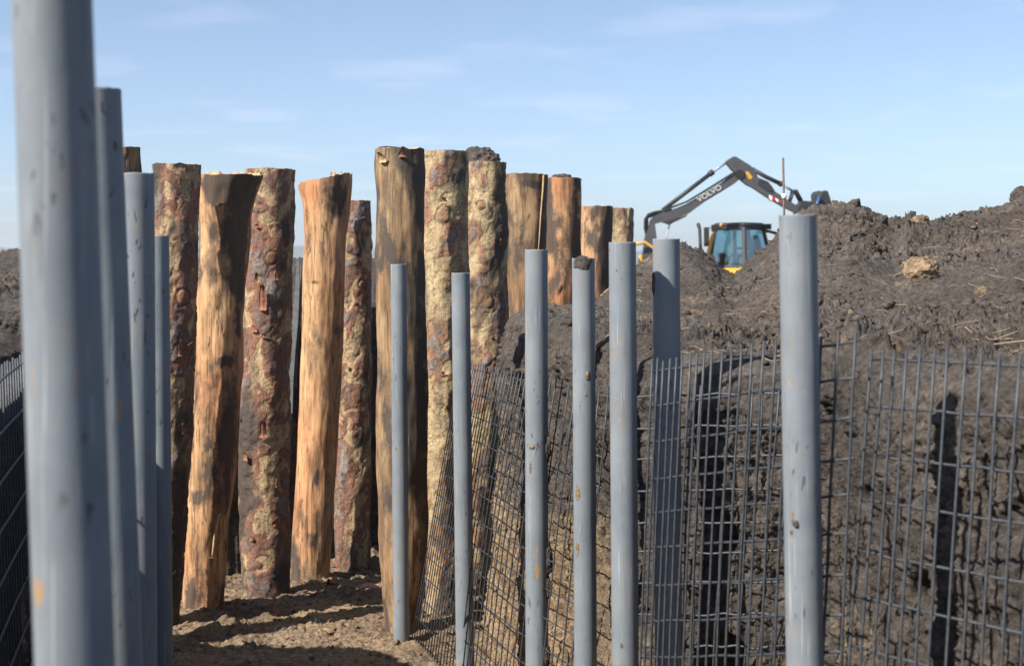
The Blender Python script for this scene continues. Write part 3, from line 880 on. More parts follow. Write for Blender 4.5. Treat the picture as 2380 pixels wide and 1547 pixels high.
# ---------------------------------------------------------------- logs
def make_log(label, d, outline, mat, bark, seed, nc=120, step=0.007, knots=(), mud=0.2, darkspots=(), tilt=0.0, ragged=0.006, bulge=1.0, end_drop=0.0):
    """outline: rows (py, left px, right px) traced at distance d, from the top down"""
    ol = np.array(outline, float)
    zs = EYE - (ol[:, 0] - HY) / F * d
    xc = ((ol[:, 1] + ol[:, 2]) / 2 - CX) / F * d
    rd = (ol[:, 2] - ol[:, 1]) / F * d / 2
    # extend below ground
    zs = np.append(zs, zs[-1] - 0.25); xc = np.append(xc, xc[-1] + (xc[-1] - xc[-2]) / max(.05, zs[-3] - zs[-2]) * .25 if len(xc) > 1 else xc[-1]); rd = np.append(rd, rd[-1])
    ztop, zbot = zs[0], zs[-1]
    nr = int((ztop - zbot) / step)
    z = np.linspace(zbot, ztop, nr)
    X0 = np.interp(z, zs[::-1], xc[::-1]); R0 = np.interp(z, zs[::-1], rd[::-1])
    k = 9
    ker = np.ones(2 * k + 1) / (2 * k + 1)
    sm = lambda a: np.convolve(np.pad(a, k, 'edge'), ker, 'valid')
    X0, R0 = sm(X0), sm(R0)
    Y0 = d + 0.03 * perlin(P3(z * .5, 0 * z, 0 * z), seed)
    th = np.linspace(0, 2 * math.pi, nc, endpoint=False)
    Z, TH = np.meshgrid(z, th, indexing='ij'); Z = Z.ravel(); TH = TH.ravel()
    R = np.repeat(R0, nc)
    q = P3(np.cos(TH) * .13, np.sin(TH) * .13, Z) + seed * 3.1
    disp = fbm(q * np.array([7, 7, 2.5]), 3, seed) * 0.011 * bulge
    # bark plates: terraces of flakes
    nq = q * np.array([7.5, 7.5, 3.4]) + 0.5 * fbm(q * 9, 2, seed + 40)[:, None]
    lv = 0.5 + 0.5 * fbm(nq, 3, seed + 4)
    terr = np.floor(np.clip(lv, 0, .999) * 4) / 3
    cov = fbm(q * np.array([5, 5, 1.6]), 4, seed + 9) + (bark * 2.4 - 1.2)
    bk = sstep(-0.04, 0.04, cov)
    wl_, wv = worley(q * np.array([20, 20, 11]), seed + 2)
    disp += bk * (0.004 + terr * 0.008 + 0.0015 * fbm(q * 30, 3, seed + 6))
    flake = (wv > 0.80) * bk * np.maximum(0, .5 - wl_) * 0.014
    disp += flake
    disp += (1 - bk) * (0.0035 * fbm(q * np.array([18, 18, 2]), 3, seed + 13))
    edge = np.exp(-(cov / 0.05) ** 2) * 0.55 + bk * 0.5 * np.exp(-((lv * 4 - np.round(lv * 4)) / .07) ** 2)
    # knots
    kn = np.zeros_like(Z)
    for (kt, ka, kr) in knots:         # z as py, angle from the camera side, radius in metres
        kz = EYE - (kt - HY) / F * d; an = math.radians(ka) - math.pi / 2
        da = (TH - an + math.pi) % (2 * math.pi) - math.pi
        dd_ = np.sqrt((da * R) ** 2 + ((Z - kz) * .8) ** 2) / kr * (1 + .35 * fbm(q * 14, 3, seed + 50))
        disp += 0.009 * np.exp(-(dd_ / 1.5) ** 4) - 0.007 * np.exp(-((dd_ - 1.1) / .18) ** 2)
        kn = np.maximum(kn, 1 - sstep(.8, 1.05, dd_))
        edge = np.maximum(edge, .8 * np.exp(-((dd_ - 1.2) / .15) ** 2))
    # mud stains, plus the dark spots listed for each log
    md = mud + 0.75 * fbm(q * np.array([5.5, 5.5, 2.4]), 5, seed + 20, .6) - .08
    md += 0.35 * sstep(.30, .0, Z)
    for (mt, ma, mr, mh, amt) in darkspots:
        kz = EYE - (mt - HY) / F * d; an = math.radians(ma) - math.pi / 2
        da = (TH - an + math.pi) % (2 * math.pi) - math.pi
        dd_ = np.sqrt((da * R / mr) ** 2 + ((Z - kz) / mh) ** 2)
        md = md + amt * np.exp(-dd_ ** 2 * 1.2) * (1 + .7 * fbm(q * 12, 3, seed + 24))
    Rt = R + disp
    tt = (Z - zbot) / (ztop - zbot)
    # cut end: tilt and raggedness fade in near the top
    w = sstep(.93, 1.0, tt)
    dz = w * (tilt * np.cos(TH) * R * 2 + ragged * fbm(P3(np.cos(TH) * 2.5, np.sin(TH) * 2.5, 0 * TH), 4, seed + 31))
    X = np.repeat(X0, nc) + Rt * np.cos(TH); Y = np.repeat(Y0, nc) + Rt * np.sin(TH)
    base = (X0[0], d, zbot)
    V = np.stack([X, Y, Z + dz], 1)
    root = obj('upright_log', V, grid_faces(nr, nc, True), mat, loc=base)
    me = root.data
    attr(me, 'bark', bk); attr(me, 'level', np.clip(lv, 0, 1)); attr(me, 'edge', np.clip(edge, 0, 1)); attr(me, 'knot', kn); attr(me, 'mud', md)
    tag(root, label, 'log', 'upright logs lining the trench')
    # cut end
    ring = V[-nc:]; cen = ring.mean(axis=0)
    rings = [ring]
    for f_ in (.93, .7, .4, .15):
        rg = cen + (ring - cen) * f_
        rg = rg + np.stack([0 * th, 0 * th, 0.004 * perlin(P3(rg[:, 0] * 30, rg[:, 1] * 30, 0 * th), seed) - end_drop], 1)
        rings.append(rg)
    CV = np.concatenate(rings); obj('cut_end', CV, np.concatenate([grid_faces(5, nc, True), ]), M_woodcut, parent=root)
    return root, dict(d=d, z=z, X0=X0, R0=R0, Y0=Y0, ring=ring)

def on_log(info, py, deg, off=0.0):
    d = info['d']; z = EYE - (py - HY) / F * d
    x = np.interp(z, info['z'], info['X0']); r = np.interp(z, info['z'], info['R0']) + off
    a = math.radians(deg)
    return np.array([x + r * math.sin(a), d - r * math.cos(a), z]), np.array([math.sin(a), -math.cos(a), 0])

def bark_flake(root, info, py, deg, w, h, lift, mat=None):
    """a curled flake standing off the trunk"""
    p, n = on_log(info, py, deg, 0.012)
    t = np.array([n[1] * -1, n[0], 0]); V = []
    m, k = 5, 4
    for i in range(m):
        for j in range(k):
            a = i / (m - 1); b = j / (k - 1) - .5
            wid = w * (1 - .5 * a) * (1 + .25 * math.sin(5 * a + py))
            V.append(p + t * b * wid + np.array([0, 0, 1]) * (a - .5) * h + n * (lift * a ** 2 - 0.25 * wid * (2 * b) ** 2 + .004))
    V = np.array(V); V2 = V - n * 0.004
    f = grid_faces(m, k)
    n0 = len(V)
    ff = np.concatenate([f, f[:, ::-1] + n0])
    border = [i for i in range(k)] + [i * k + k - 1 for i in range(1, m)] + [(m - 1) * k + i for i in range(k - 2, -1, -1)] + [i * k for i in range(m - 2, 0, -1)]
    side = np.array([(border[i], border[(i + 1) % len(border)], border[(i + 1) % len(border)] + n0, border[i] + n0) for i in range(len(border))])
    obj('bark_flake', np.concatenate([V, V2]), np.concatenate([ff, side]), mat or M_chip, parent=root, smooth=False)

def splinter(root, pts, w0, w1, mat=None, name='splinter'):
    b = MB(); n = len(pts)
    b.tube(pts, [w0 + (w1 - w0) * i / (n - 1) for i in range(n)], 5)
    b.build(name, mat or M_woodcut, root)

L = {}
L['Z'] = make_log('dark topped log showing just above the pipes, beside the flaky barked log', 7.0, [(343, 238, 323), (365, 238, 325), (385, 238, 330), (400, 238, 328), (900, 245, 335), (1470, 250, 340)], M_pale, .35, 3, nc=80, step=.011, mud=.55)
L['A'] = make_log('log with flaky red bark and olive streaks, a pale bare patch near its top', 7.5, [(383, 362, 460), (600, 361, 458), (800, 353, 450), (900, 347, 445), (1000, 345, 444), (1200, 333, 430), (1440, 320, 415)], M_bark, .86, 5, mud=.12, knots=[(690, 35, .030)], darkspots=[(1300, 20, .2, .5, .6)])
L['B'] = make_log('smooth stripped orange log with a flared blackened top', 7.9, [(409, 462, 614), (425, 462, 606), (445, 462, 598), (490, 462, 586), (545, 463, 581), (619, 460, 572), (693, 458, 568), (767, 455, 565), (841, 453, 562), (895, 453, 558), (935, 448, 554), (968, 447, 554), (1060, 443, 548), (1140, 436, 542), (1171, 432, 539), (1200, 433, 534), (1263, 429, 529), (1355, 424, 524), (1412, 425, 521)],
      M_strip, -0.05, 8, mud=.21, darkspots=[(430, 10, .25, .10, 1.3), (480, 50, .08, .25, 1.0), (640, 0, .045, .05, .8), (830, 20, .05, .05, .7), (700, 62, .06, .6, .8), (1150, -10, .10, .05, .35), (545, -15, .02, .05, .8), (1030, -50, .02, .03, 1.0)], ragged=.007)
L['C'] = make_log('thick log in patchy scaly bark with peeling flakes, behind the flared orange log', 8.45, [(394, 575, 681), (480, 575, 681), (693, 568, 673), (895, 560, 670), (1005, 554, 667), (1116, 556, 664), (1226, 559, 670), (1377, 566, 668)], M_bark, .80, 11, mud=.16,
      darkspots=[(1050, -45, .10, .40, 1.1), (1180, -40, .09, .2, .9)], knots=[(600, 15, .03)])  # two dark patches low down on the left of its front
L['D'] = make_log('stripped reddish orange log leaning, its top cut at a slant', 9.08, [(416, 695, 818), (440, 700, 818), (471, 706, 814), (545, 710, 807), (619, 706, 803), (693, 703, 801), (767, 701, 797), (895, 699, 793), (968, 695, 788), (1078, 689, 782), (1189, 682, 775), (1300, 675, 768), (1340, 677, 766)],
      M_strip, -0.10, 18, mud=.12, bulge=.6, tilt=.10, ragged=.016, darkspots=[(655, -25, .08, .015, .9), (480, 45, .10, .20, .8), (1100, 10, .018, .09, .9), (1210, -5, .03, .14, .8), (1250, 20, .03, .08, .8), (1290, -50, .06, .2, .5)])
L['E'] = make_log('thin flaky barked log between the slanted orange log and the weathered one', 9.5, [(467, 785, 859), (700, 784, 860), (968, 783, 861), (1150, 779, 858), (1318, 782, 855)], M_bark, .82, 21, mud=.14, knots=[(660, 35, .025)])
L['F'] = make_log('tallest weathered brown log, frayed at the top, behind the slim pipe', 7.35, [(347, 872, 987), (380, 870, 988), (406, 869, 989), (425, 874, 988), (499, 876, 988), (573, 875, 990), (602, 871, 990), (646, 875, 990), (757, 877, 991), (885, 878, 994), (914, 877, 994), (1078, 873, 994), (1200, 877, 995), (1323, 884, 986), (1470, 894, 975)],
      M_pale, .02, 26, mud=.40, darkspots=[(560, 65, .08, .8, .9), (365, 60, .1, .06, .8), (1050, 55, .08, .35, .7), (600, -30, .05, .08, .5), (900, 50, .06, .15, .7)], ragged=.007)
L['G'] = make_log('tan barked log with lavender grey flakes touching the tallest weathered log', 7.8, [(352, 982, 1085), (646, 980, 1083), (885, 985, 1085), (1150, 990, 1085), (1412, 992, 1075)], M_tanbark, .80, 31, mud=.12, darkspots=[(400, 50, .07, .12, 1.0), (830, 40, .05, .05, .9)], knots=[(500, 0, .035)])
L['H'] = make_log('tan barked log with two sawn branch stubs and earth on top', 8.5, [(378, 1084, 1174), (600, 1084, 1176), (760, 1082, 1179), (900, 1075, 1170), (1100, 1060, 1160), (1300, 1052, 1150)], M_tanbark, .92, 36, mud=.12, darkspots=[(520, 50, .05, .20, .9), (440, 60, .05, .1, .8)], knots=[(478, -12, .022), (692, 0, .042)])
L['I'] = make_log('brown log split down one side with a pale splinter', 9.4, [(405, 1175, 1274), (590, 1175, 1270), (740, 1180, 1268), (1250, 1185, 1268)], M_pale, .25, 41, nc=88, step=.010, mud=.50, darkspots=[(430, 20, .06, .03, 1.0), (560, 50, .05, .2, .7)])
L['J'] = make_log('dark log with an exposed orange streak, beside the split brown log', 10.0, [(415, 1266, 1349), (600, 1266, 1351), (730, 1262, 1350), (1230, 1262, 1350)], M_strip, .25, 46, nc=80, step=.011, mud=.58, darkspots=[(520, 50, .05, .6, .9), (500, -60, .05, .5, .6)])
L['K'] = make_log('short bright orange log with a blackened side and notched rim', 11.5, [(480, 1348, 1426), (600, 1348, 1421), (725, 1350, 1414), (1150, 1350, 1414)], M_strip, .15, 51, nc=80, step=.012, mud=.42, darkspots=[(500, 40, .05, .06, 1.0), (650, 45, .07, .5, 1.0)])
L['Lg'] = make_log('clean pale log at the far end of the row', 13.0, [(484, 1415, 1471), (600, 1415, 1469), (1050, 1415, 1469)], M_tanbark, .55, 56, nc=64, step=.014, mud=.10)

rf = random.Random(5)
for key, n, lo, hi in (('A', 7, 500, 1000), ('C', 9, 470, 1330), ('E', 3, 480, 1150), ('G', 4, 450, 950), ('H', 3, 520, 800)):
    root, inf = L[key]
    for i in range(n):
        bark_flake(root, inf, rf.uniform(lo, hi), rf.uniform(-55, 60), rf.uniform(.015, .04), rf.uniform(.02, .06), rf.uniform(.003, .012))
bark_flake(*L['C'], 690, 0, .05, .15, .022)
bark_flake(*L['C'], 990, 10, .05, .10, .025)
bark_flake(*L['C'], 1200, 35, .04, .06, .05)
bark_flake(*L['A'], 800, 55, .05, .04, .05)
bark_flake(*L['F'], 370, -35, .05, .05, .03, M_woodcut)
bark_flake(*L['F'], 358, 10, .04, .05, .03)
# pale split along log I
r_, i_ = L['I']
splinter(r_, [on_log(i_, py, dg, .006)[0] for py, dg in ((409, 48), (440, 46), (500, 40), (560, 36), (600, 32))], .008, .003)
# groove with pale edge low on B
r_, i_ = L['B']
splinter(r_, [on_log(i_, py, dg, .000)[0] for py, dg in ((1185, 38), (1215, 34), (1250, 32), (1282, 30))], .012, .006)
splinter(r_, [on_log(i_, py, dg, .000)[0] for py, dg in ((1283, 10), (1287, 30), (1292, 45))], .006, .004)
# torn wood on the flared tops
def torn(root, info, x0, x1, y_mid, h, seed, n=9):
    """a ridge of torn wood on the back half of the cut end"""
    d = info['d']; rnd = np.random.RandomState(seed); b = MB()
    zt = info['ring'][:, 2].mean()
    xs = np.linspace(x0, x1, n)
    top = [max(0.008, h * (0.35 + 0.65 * rnd.rand())) for _ in xs]
    for k in range(n - 1):
        pa, pb = (xs[k] - CX) / F * d, (xs[k + 1] - CX) / F * d
        ya, yb = d + y_mid, d + y_mid + .03
        b.hexa([(pa, ya - .05, zt - .02), (pb, ya - .05, zt - .02), (pb, yb + .03, zt - .02), (pa, yb + .03, zt - .02),
                (pa, ya - .01, zt + top[k]), (pb, ya - .01, zt + top[k + 1]), (pb, yb, zt + top[k + 1]), (pa, yb, zt + top[k])])
    b.build('torn_wood', M_woodcut, root)
torn(*L['B'], 478, 604, .02, .030, 3, 22)
torn(*L['D'], 768, 812, .02, .050, 4, 12)

def soil_on(px, py, d, rx, rz, label, seed):
    bv, bf = ICO4
    v = bv * (1 + .25 * fbm(bv * 1.4, 3, seed)[:, None] + .12 * fbm(bv * 5, 4, seed + 2)[:, None])
    c = at(px, py, d)
    V = v * np.array([rx, rx * .8, rz]) + c
    V[:, 2] = np.maximum(V[:, 2], c[2] - rz * .25)
    o = obj('soil_clump', V, bf, M_soil, loc=(c[0], c[1], c[2] - rz * .25))
    attr(o.data, 'tan', np.full(len(V), -.3))
    tag(o, label, 'soil')
soil_on(1120, 371, 8.5, .105, .075, 'heap of black earth lying on top of the log with branch stubs', 5)
soil_on(1305, 413, 10.0, .07, .028, 'small pat of black earth on the dark orange streaked log', 8)
soil_on(905, 346, 7.35, .06, .012, 'thin crust of earth on the tallest log', 12)

# bark chips on the floor
def chip(px, py, d, w, l, mat, label, seed, rot):
    c = at(px, py, d); c[2] = float(floor_h(np.array([c[0]]), np.array([c[1]]))[0]) + .012
    V = []; m, k = 7, 6
    for i in range(m):
        for j in range(k):
            a = i / (m - 1) - .5; b = j / (k - 1) - .5
            ww = w * (1 - (2 * a) ** 2 * .6)
            x = a * l; y = b * ww
            V.append((x * math.cos(rot) - y * math.sin(rot), x * math.sin(rot) + y * math.cos(rot), .02 * (1 - (2 * b) ** 2) + .012 * math.sin(6 * a + seed)))
    V = np.array(V) + c; V2 = V - (0, 0, .007); f = grid_faces(m, k); n0 = len(V)
    border = [i for i in range(k)] + [i * k + k - 1 for i in range(1, m)] + [(m - 1) * k + i for i in range(k - 2, -1, -1)] + [i * k for i in range(m - 2, 0, -1)]
    side = np.array([(border[i], border[(i + 1) % len(border)], border[(i + 1) % len(border)] + n0, border[i] + n0) for i in range(len(border))])
    o = obj('bark_chip', np.concatenate([V, V2]), np.concatenate([f, f[:, ::-1] + n0, side]), mat, loc=tuple(c))
    tag(o, label, 'bark')
chip(860, 1324, 8.6, .07, .11, M_pinkchip, 'pale pink bark chip lying by the foot of the thin log', 2, .2)
chip(772, 1312, 8.7, .06, .09, M_chip, 'dark red bark chip at the foot of the slanted orange log', 5, 1.2)
chip(640, 1425, 7.8, .04, .06, M_chip, 'small brown bark chip on the open trench floor', 7, .6)

def scraps():
    b = MB(); rnd = np.random.RandomState(12)
    feet = [(473, 7.9), (617, 8.45), (722, 9.08), (818, 9.5), (934, 7.35), (1030, 7.8), (368, 7.5), (800, 7.6), (650, 7.4)]
    for px, d in feet:
        for _ in range(14):
            x = (px - CX) / F * d + rnd.normal(0, .20); y = d + rnd.normal(-.12, .16)
            z = float(floor_h(np.array([x]), np.array([y]))[0]) + .006
            l, w, th = rnd.uniform(.008, .035), rnd.uniform(.004, .014), .003; a = rnd.rand() * 6.28; tl = rnd.normal(0, .25)
            ux = np.array([math.cos(a), math.sin(a), tl]); uy = np.array([-math.sin(a), math.cos(a), rnd.normal(0, .2)]); c = np.array([x, y, z])
            q = [c - ux * l - uy * w, c + ux * l - uy * w * .5, c + ux * l * .8 + uy * w, c - ux * l * .7 + uy * w * .8]
            b.hexa([tuple(v) for v in q] + [tuple(v + (0, 0, th)) for v in q])
    tag(b.build('bark_scraps', M_scrap), 'small scraps of bark and wood strewn round the feet of the logs', 'bark scraps', kind='stuff')
scraps()

# ---------------------------------------------------------------- weathered boards leaning on the bank
for k, (a, b, w, lab) in enumerate((((693, 607, 9.62), (672, 960, 9.40), .022, 'thin weathered grey board leaning on the bank between two logs'),
                                    ((699, 622, 9.66), (684, 900, 9.46), .014, 'narrow grey lath leaning behind the thin weathered board'))):
    p, q = at(*a), at(*b)
    dirn = (q - p); q = p + dirn * 2.0 if False else q
    mb = MB()
    n = 6; pts = [p + (q - p) * i / (n - 1) for i in range(n)]
    V = []
    for i, c in enumerate(pts):
        ww = w * (0.45 + .55 * min(1, i / 2)); th = .010
        c = c + np.array([.006 * math.sin(i * 1.3), 0, 0])
        V += [c + (-ww, -th, 0), c + (ww, -th, 0), c + (ww, th, 0), c + (-ww, th, 0)]
    f = []
    for i in range(n - 1):
        for j in range(4): f.append((i * 4 + j, i * 4 + (j + 1) % 4, i * 4 + 4 + (j + 1) % 4, i * 4 + 4 + j))
    f += [(0, 3, 2, 1), ((n - 1) * 4, (n - 1) * 4 + 1, (n - 1) * 4 + 2, (n - 1) * 4 + 3)]
    o = obj('weathered_board', np.array(V), f, M_board, loc=tuple(pts[-1]), smooth=False)
    tag(o, lab, 'board')

# ---------------------------------------------------------------- welded mesh panels
def ease_list(n, ratio):
    """n positions in 0..1 with steps growing by ratio overall"""
    st = np.geomspace(1, ratio, n - 1); s = np.concatenate([[0], np.cumsum(st)]); return s / s[-1]

def mesh_panel(label, TL, TR, BL, BR, cols, nrow, rod, seed, ext=0.03, bow=0.0, jit=.003):
    TL, TR, BL, BR = (at(*q) if len(q) == 3 and q[1] > 20 else np.array(q) for q in (TL, TR, BL, BR))
    rnd = np.random.RandomState(seed)
    nrm = np.cross(TR - TL, BL - TL); nrm /= np.linalg.norm(nrm)
    if nrm[1] > 0: nrm = -nrm                 # towards the camera
    def pt(u, v):
        p = (TL * (1 - u) + TR * u) * (1 - v) + (BL * (1 - u) + BR * u) * v
        return p + nrm * bow * (math.sin(math.pi * u) * math.sin(math.pi * (.15 + .7 * v)) + .4 * math.sin(5 * u + seed))
    root = thing('mesh_panel', tuple((BL + BR) / 2))
    tag(root, label, 'wire mesh', 'welded wire mesh panels holding the bank')
    hgt = np.linalg.norm(BL - TL)
    for u in cols:
        j0, j1 = rnd.normal(0, jit, 2)
        e = ext * (0.7 + .6 * rnd.rand()) / hgt
        pts = []
        for v in np.linspace(-e, 1, 9):
            p = pt(u, v) + (TR - TL) / np.linalg.norm(TR - TL) * (j0 * (1 - v) + j1 * v + rnd.normal(0, jit * .25)) + nrm * rod * 0.9
            pts.append(p)
        MB().tube(pts, rod, 7).build('vertical_wire', M_wire, root, smooth=True)
    for k in range(nrow):
        v = k / (nrow - 1)
        dv = rnd.normal(0, .002)
        pts = [pt(u, v + dv) - nrm * rod * 0.9 + np.array([0, 0, rnd.normal(0, jit * .4)]) for u in np.linspace(-.006, 1.004, 12)]
        MB().tube(pts, rod, 7).build('horizontal_wire', M_wire, root, smooth=True)
    return root

RODR = 0.0033
mesh_panel('wire mesh panel standing alone against the dark bank, past the thick pipe', (2024, 834, 3.15), (2560, 858, 2.72), (1948, 1960, 3.05), (2500, 2190, 2.62),
           ease_list(15, 1.45), 11, RODR, 1, bow=.008)
mesh_panel('wire mesh panel running behind the thick pipe and across the shaded one', (1521, 862, 3.98), (1993, 790, 3.02), (1480, 1860, 3.98), (1945, 1880, 3.0),
           [((x - 1521) / (1993 - 1521)) for x in (1521, 1536, 1554, 1573, 1590, 1609, 1629, 1647, 1667, 1687, 1710, 1734, 1758, 1782, 1808, 1836, 1866, 1898, 1930, 1961, 1993)], 13, RODR, 2, bow=.01)
mesh_panel('wire mesh panel half hidden behind the shaded pipe', (1424, 925, 4.44), (1884, 910, 4.13), (1440, 1790, 4.43), (1800, 1790, 4.16),
           [0.02, .12, .22, .43, .47, .60, .72, .77, .86, .93], 13, RODR, 3, bow=.01, jit=.007)
mesh_panel('long wire mesh panel leaning askew before the logs and the corner of the bank', (1064, 852, 6.65), (1418, 922, 4.80), (954, 1478, 7.0), (1330, 1851, 4.75),
           ease_list(38, 2.0), 14, 0.0027, 4, bow=.035)
mesh_panel('wire mesh panel in deep shade on the wall by the widest pipe', (-0.97, 2.3, 1.58), (-1.55, 4.75, 1.62), (-0.90, 2.3, 0.1), (-1.48, 4.75, 0.1),
           np.linspace(0, 1, 44), 14, RODR, 5, bow=.01)

# thin rusty rod standing on the bank
p = at(1820, 367, 6.6); gx = np.array([p[0]]); gy = np.array([6.6])
zb = float(h_base(gx, gy)[0]) - .1
b = at(1821.5, 520, 6.6)
rod = MB().tube([(p[0] + .01, 6.6, zb), (p[0] + .006, 6.6, (zb + p[2]) / 2), (p[0], 6.6, p[2])], .0055, 8).build('steel_rod', M_rust, loc=(p[0], 6.6, zb), smooth=True)
tag(rod, 'thin rusty steel rod with a white tie standing on the spoil bank', 'rod')
tp = at(1821, 456, 6.6)
MB().tube([tp + (0.003, 0, -.012), tp + (.003, 0, 0), tp + (.003, 0, .012)], [.010, .012, .010], 10).build('white_tie', M_white, rod, smooth=True)

# ---------------------------------------------------------------- backhoe loader beyond the bank
XD = 42.0
def ez(zx, zy, y=0.0):
    q = at((1540 + zx / 4.76) * .952, (370 + zy / 4.76) * .952, XD)
    return np.array([q[0], XD + y, q[2]])
def e2(zx, zy):
    q = ez(zx, zy); return (q[0], q[2])
GZ = -0.35
bh = thing('backhoe_loader', (ez(1100, 1000)[0], XD, GZ))
tag(bh, 'grey and yellow backhoe loader with raised folded boom behind the spoil bank', 'backhoe loader')
BY = XD - 0.95                      # plane of the boom
def poly(name, pts, w, mat, parent=bh, y=BY):
    m = MB().prism([e2(*p) for p in pts], y - w / 2, y + w / 2)
    o = m.build(name, mat, parent)
    return o
def rodp(name, pts, r, mat, parent=bh, y=BY, n=10):
    return MB().tube([ez(a, b_, 0) + (0, y - XD, 0) for a, b_ in pts], r, n).build(name, mat, parent, smooth=True)
boom = poly('boom', [(178, 850), (192, 800), (240, 758), (330, 712), (450, 685), (600, 625), (800, 505), (1000, 385), (1110, 300), (1185, 268),
                     (1215, 300), (1195, 350), (1130, 402), (1000, 482), (800, 602), (640, 720), (600, 745), (500, 780), (440, 812), (330, 828), (250, 850)], .30, M_grey)
poly('boom_rail', [(335, 690), (430, 650), (600, 590), (800, 470), (1000, 345), (1130, 262), (1140, 280), (1000, 372), (800, 495), (600, 612), (440, 672), (340, 705)], .36, M_dgrey, boom)
poly('bracket', [(325, 832), (610, 748), (590, 770), (450, 835), (410, 858), (380, 850)], .34, M_dgrey, boom)
rodp('boom_cylinder', [(330, 695), (880, 275)], .062, M_dgrey)
rodp('cylinder_gland', [(860, 290), (905, 256)], .085, M_dgrey)
rodp('cylinder_rod', [(890, 268), (1045, 160)], .036, M_chrome)
dip = poly('dipper_arm', [(1040, 150), (1062, 128), (1130, 88), (1160, 92), (1320, 190), (1375, 250), (1405, 325), (1450, 352), (1520, 372), (1560, 420), (1600, 485), (1780, 605), (1840, 640),
                    (1860, 690), (1830, 722), (1700, 660), (1500, 540), (1350, 440), (1280, 408), (1210, 350), (1190, 290), (1112, 240)], .28, M_grey)
poly('yellow_plate', [(1258, 262), (1290, 256), (1345, 325), (1330, 345), (1300, 345)], .30, M_yellow, dip)
poly('hose_bundle', [(1400, 400), (1420, 335), (1500, 365), (1560, 440), (1570, 490), (1500, 470)], .34, M_dgrey, dip)
poly('pivot_cover', [(1140, 262), (1190, 235), (1245, 262), (1250, 320), (1200, 350), (1150, 320)], .34, M_black, dip)
for k, (a, m) in enumerate(((1528, M_white), (1562, M_red), (1600, M_white), (1635, M_red))):
    poly('reflector_stripe', [(a, 522 + k * 18), (a + 36, 540 + k * 18), (a + 30, 592 + k * 8), (a + 4, 560 + k * 10)], .286, m, dip)
rodp('bucket_cylinder', [(1345, 225), (1500, 315), (1685, 402)], .062, M_dgrey)
rodp('cylinder_gland', [(1655, 388), (1690, 405)], .08, M_black)
rodp('cylinder_rod', [(1685, 402), (1800, 472)], .034, M_chrome)
for yy in (-.14, .14):
    rodp('bucket_link', [(1795, 478), (1838, 475), (1900, 592)], .045, M_dgrey, y=BY + yy)
    rodp('bucket_link', [(1810, 480), (1770, 600)], .035, M_dgrey, y=BY + yy)
rodp('bucket_link', [(1850, 690), (1895, 595)], .05, M_dgrey)
bk_ = poly('bucket', [(1835, 728), (1850, 660), (1900, 592), (1990, 598), (2020, 620), (2045, 600), (2040, 520), (2062, 485), (2085, 478), (2120, 505), (2150, 475), (2180, 485), (2205, 560), (2262, 740), (2000, 860), (1860, 800)], .65, M_dgrey)
poly('bucket_rim', [(2045, 520), (2062, 490), (2085, 484), (2120, 512), (2110, 545), (2060, 550)], .68, M_grey, bk_)
rodp('blue_bar', [(2078, 550), (2010, 760)], .05, M_blue, bk_, y=BY - .40)
# hoses and king post
for dx, r in ((0, .042), (18, .032), (34, .028)):
    rodp('hydraulic_hose', [(430, 690 + dx * .3), (330, 705 + dx * .6), (230, 722 + dx), (165, 745 + dx), (128 + dx, 800 + dx), (126 + dx, 900), (150 + dx, 1000), (150 + dx, 1240)], r, M_black, y=BY - .1 + dx * .006)
poly('king_post', [(185, 845), (235, 850), (255, 1000), (262, 1420), (90, 1420), (100, 1200), (128, 1000), (160, 905)], .42, M_grey)
poly('swing_frame', [(80, 1240), (300, 1240), (340, 1560), (60, 1560)], .9, M_dgrey, y=XD - .7)
rodp('guard_rail', [(-40, 1085), (70, 1072), (112, 1060), (255, 1150), (255, 1300)], .045, M_yellow, y=BY - .35)
rodp('guard_rail', [(60, 1205), (72, 1235), (90, 1275), (60, 1340)], .055, M_yellow, y=BY - .35)
rodp('linkage_rod', [(410, 855), (368, 1020), (340, 1250)], .02, M_chrome)
# cab: a box standing corner-on
def cabp(u, zy, inset=0.0):
    """four plan corners: 0 left, 1 near, 2 right, 3 back"""
    top = {0: (1002, .35), 1: (1277, -.62), 2: (1545, .15), 3: (1270, 1.05)}[u]
    bot = {0: (935, .35), 1: (1277, -.70), 2: (1650, .15), 3: (1280, 1.10)}[u]
    t = (zy - 880) / (1320 - 880)
    return ez(top[0] * (1 - t) + bot[0] * t, zy) + (0, top[1] * (1 - t) + bot[1] * t, 0)
cab = thing('cab', (0, 0, 0)); cab.parent = bh
ZT, ZB = 885, 1330
for u in range(4):
    MB().tube([cabp(u, ZT), cabp(u, (ZT + ZB) / 2), cabp(u, ZB + 260)], .058 if u != 1 else .07, 8).build('pillar', M_grey if u < 2 else M_dgrey, cab)
for u, w in ((0, 1), (1, 2), (2, 3), (3, 0)):
    a, b_, c, d_ = cabp(u, ZT + 15), cabp(w, ZT + 15), cabp(w, ZB), cabp(u, ZB)
    n = np.cross(b_ - a, d_ - a); n /= np.linalg.norm(n); n *= .006
    MB().hexa([d_ - n, c - n, c + n, d_ + n, a - n, b_ - n, b_ + n, a + n]).build('window_pane', M_glass, cab)
    MB().tube([cabp(u, ZT + 5), cabp(w, ZT + 5)], .055, 8).build('window_rail', M_dgrey, cab)
    MB().tube([cabp(u, ZB + 5), cabp(w, ZB + 5)], .05, 8).build('window_rail', M_grey, cab)
    a, b_, c, d_ = cabp(u, ZB + 12), cabp(w, ZB + 12), cabp(w, ZB + 330), cabp(u, ZB + 330)
    n = n * 4
    MB().hexa([d_ - n, c - n, c + n, d_ + n, a - n, b_ - n, b_ + n, a + n]).build('lower_panel', M_yellow if u != 1 else M_grey, cab)
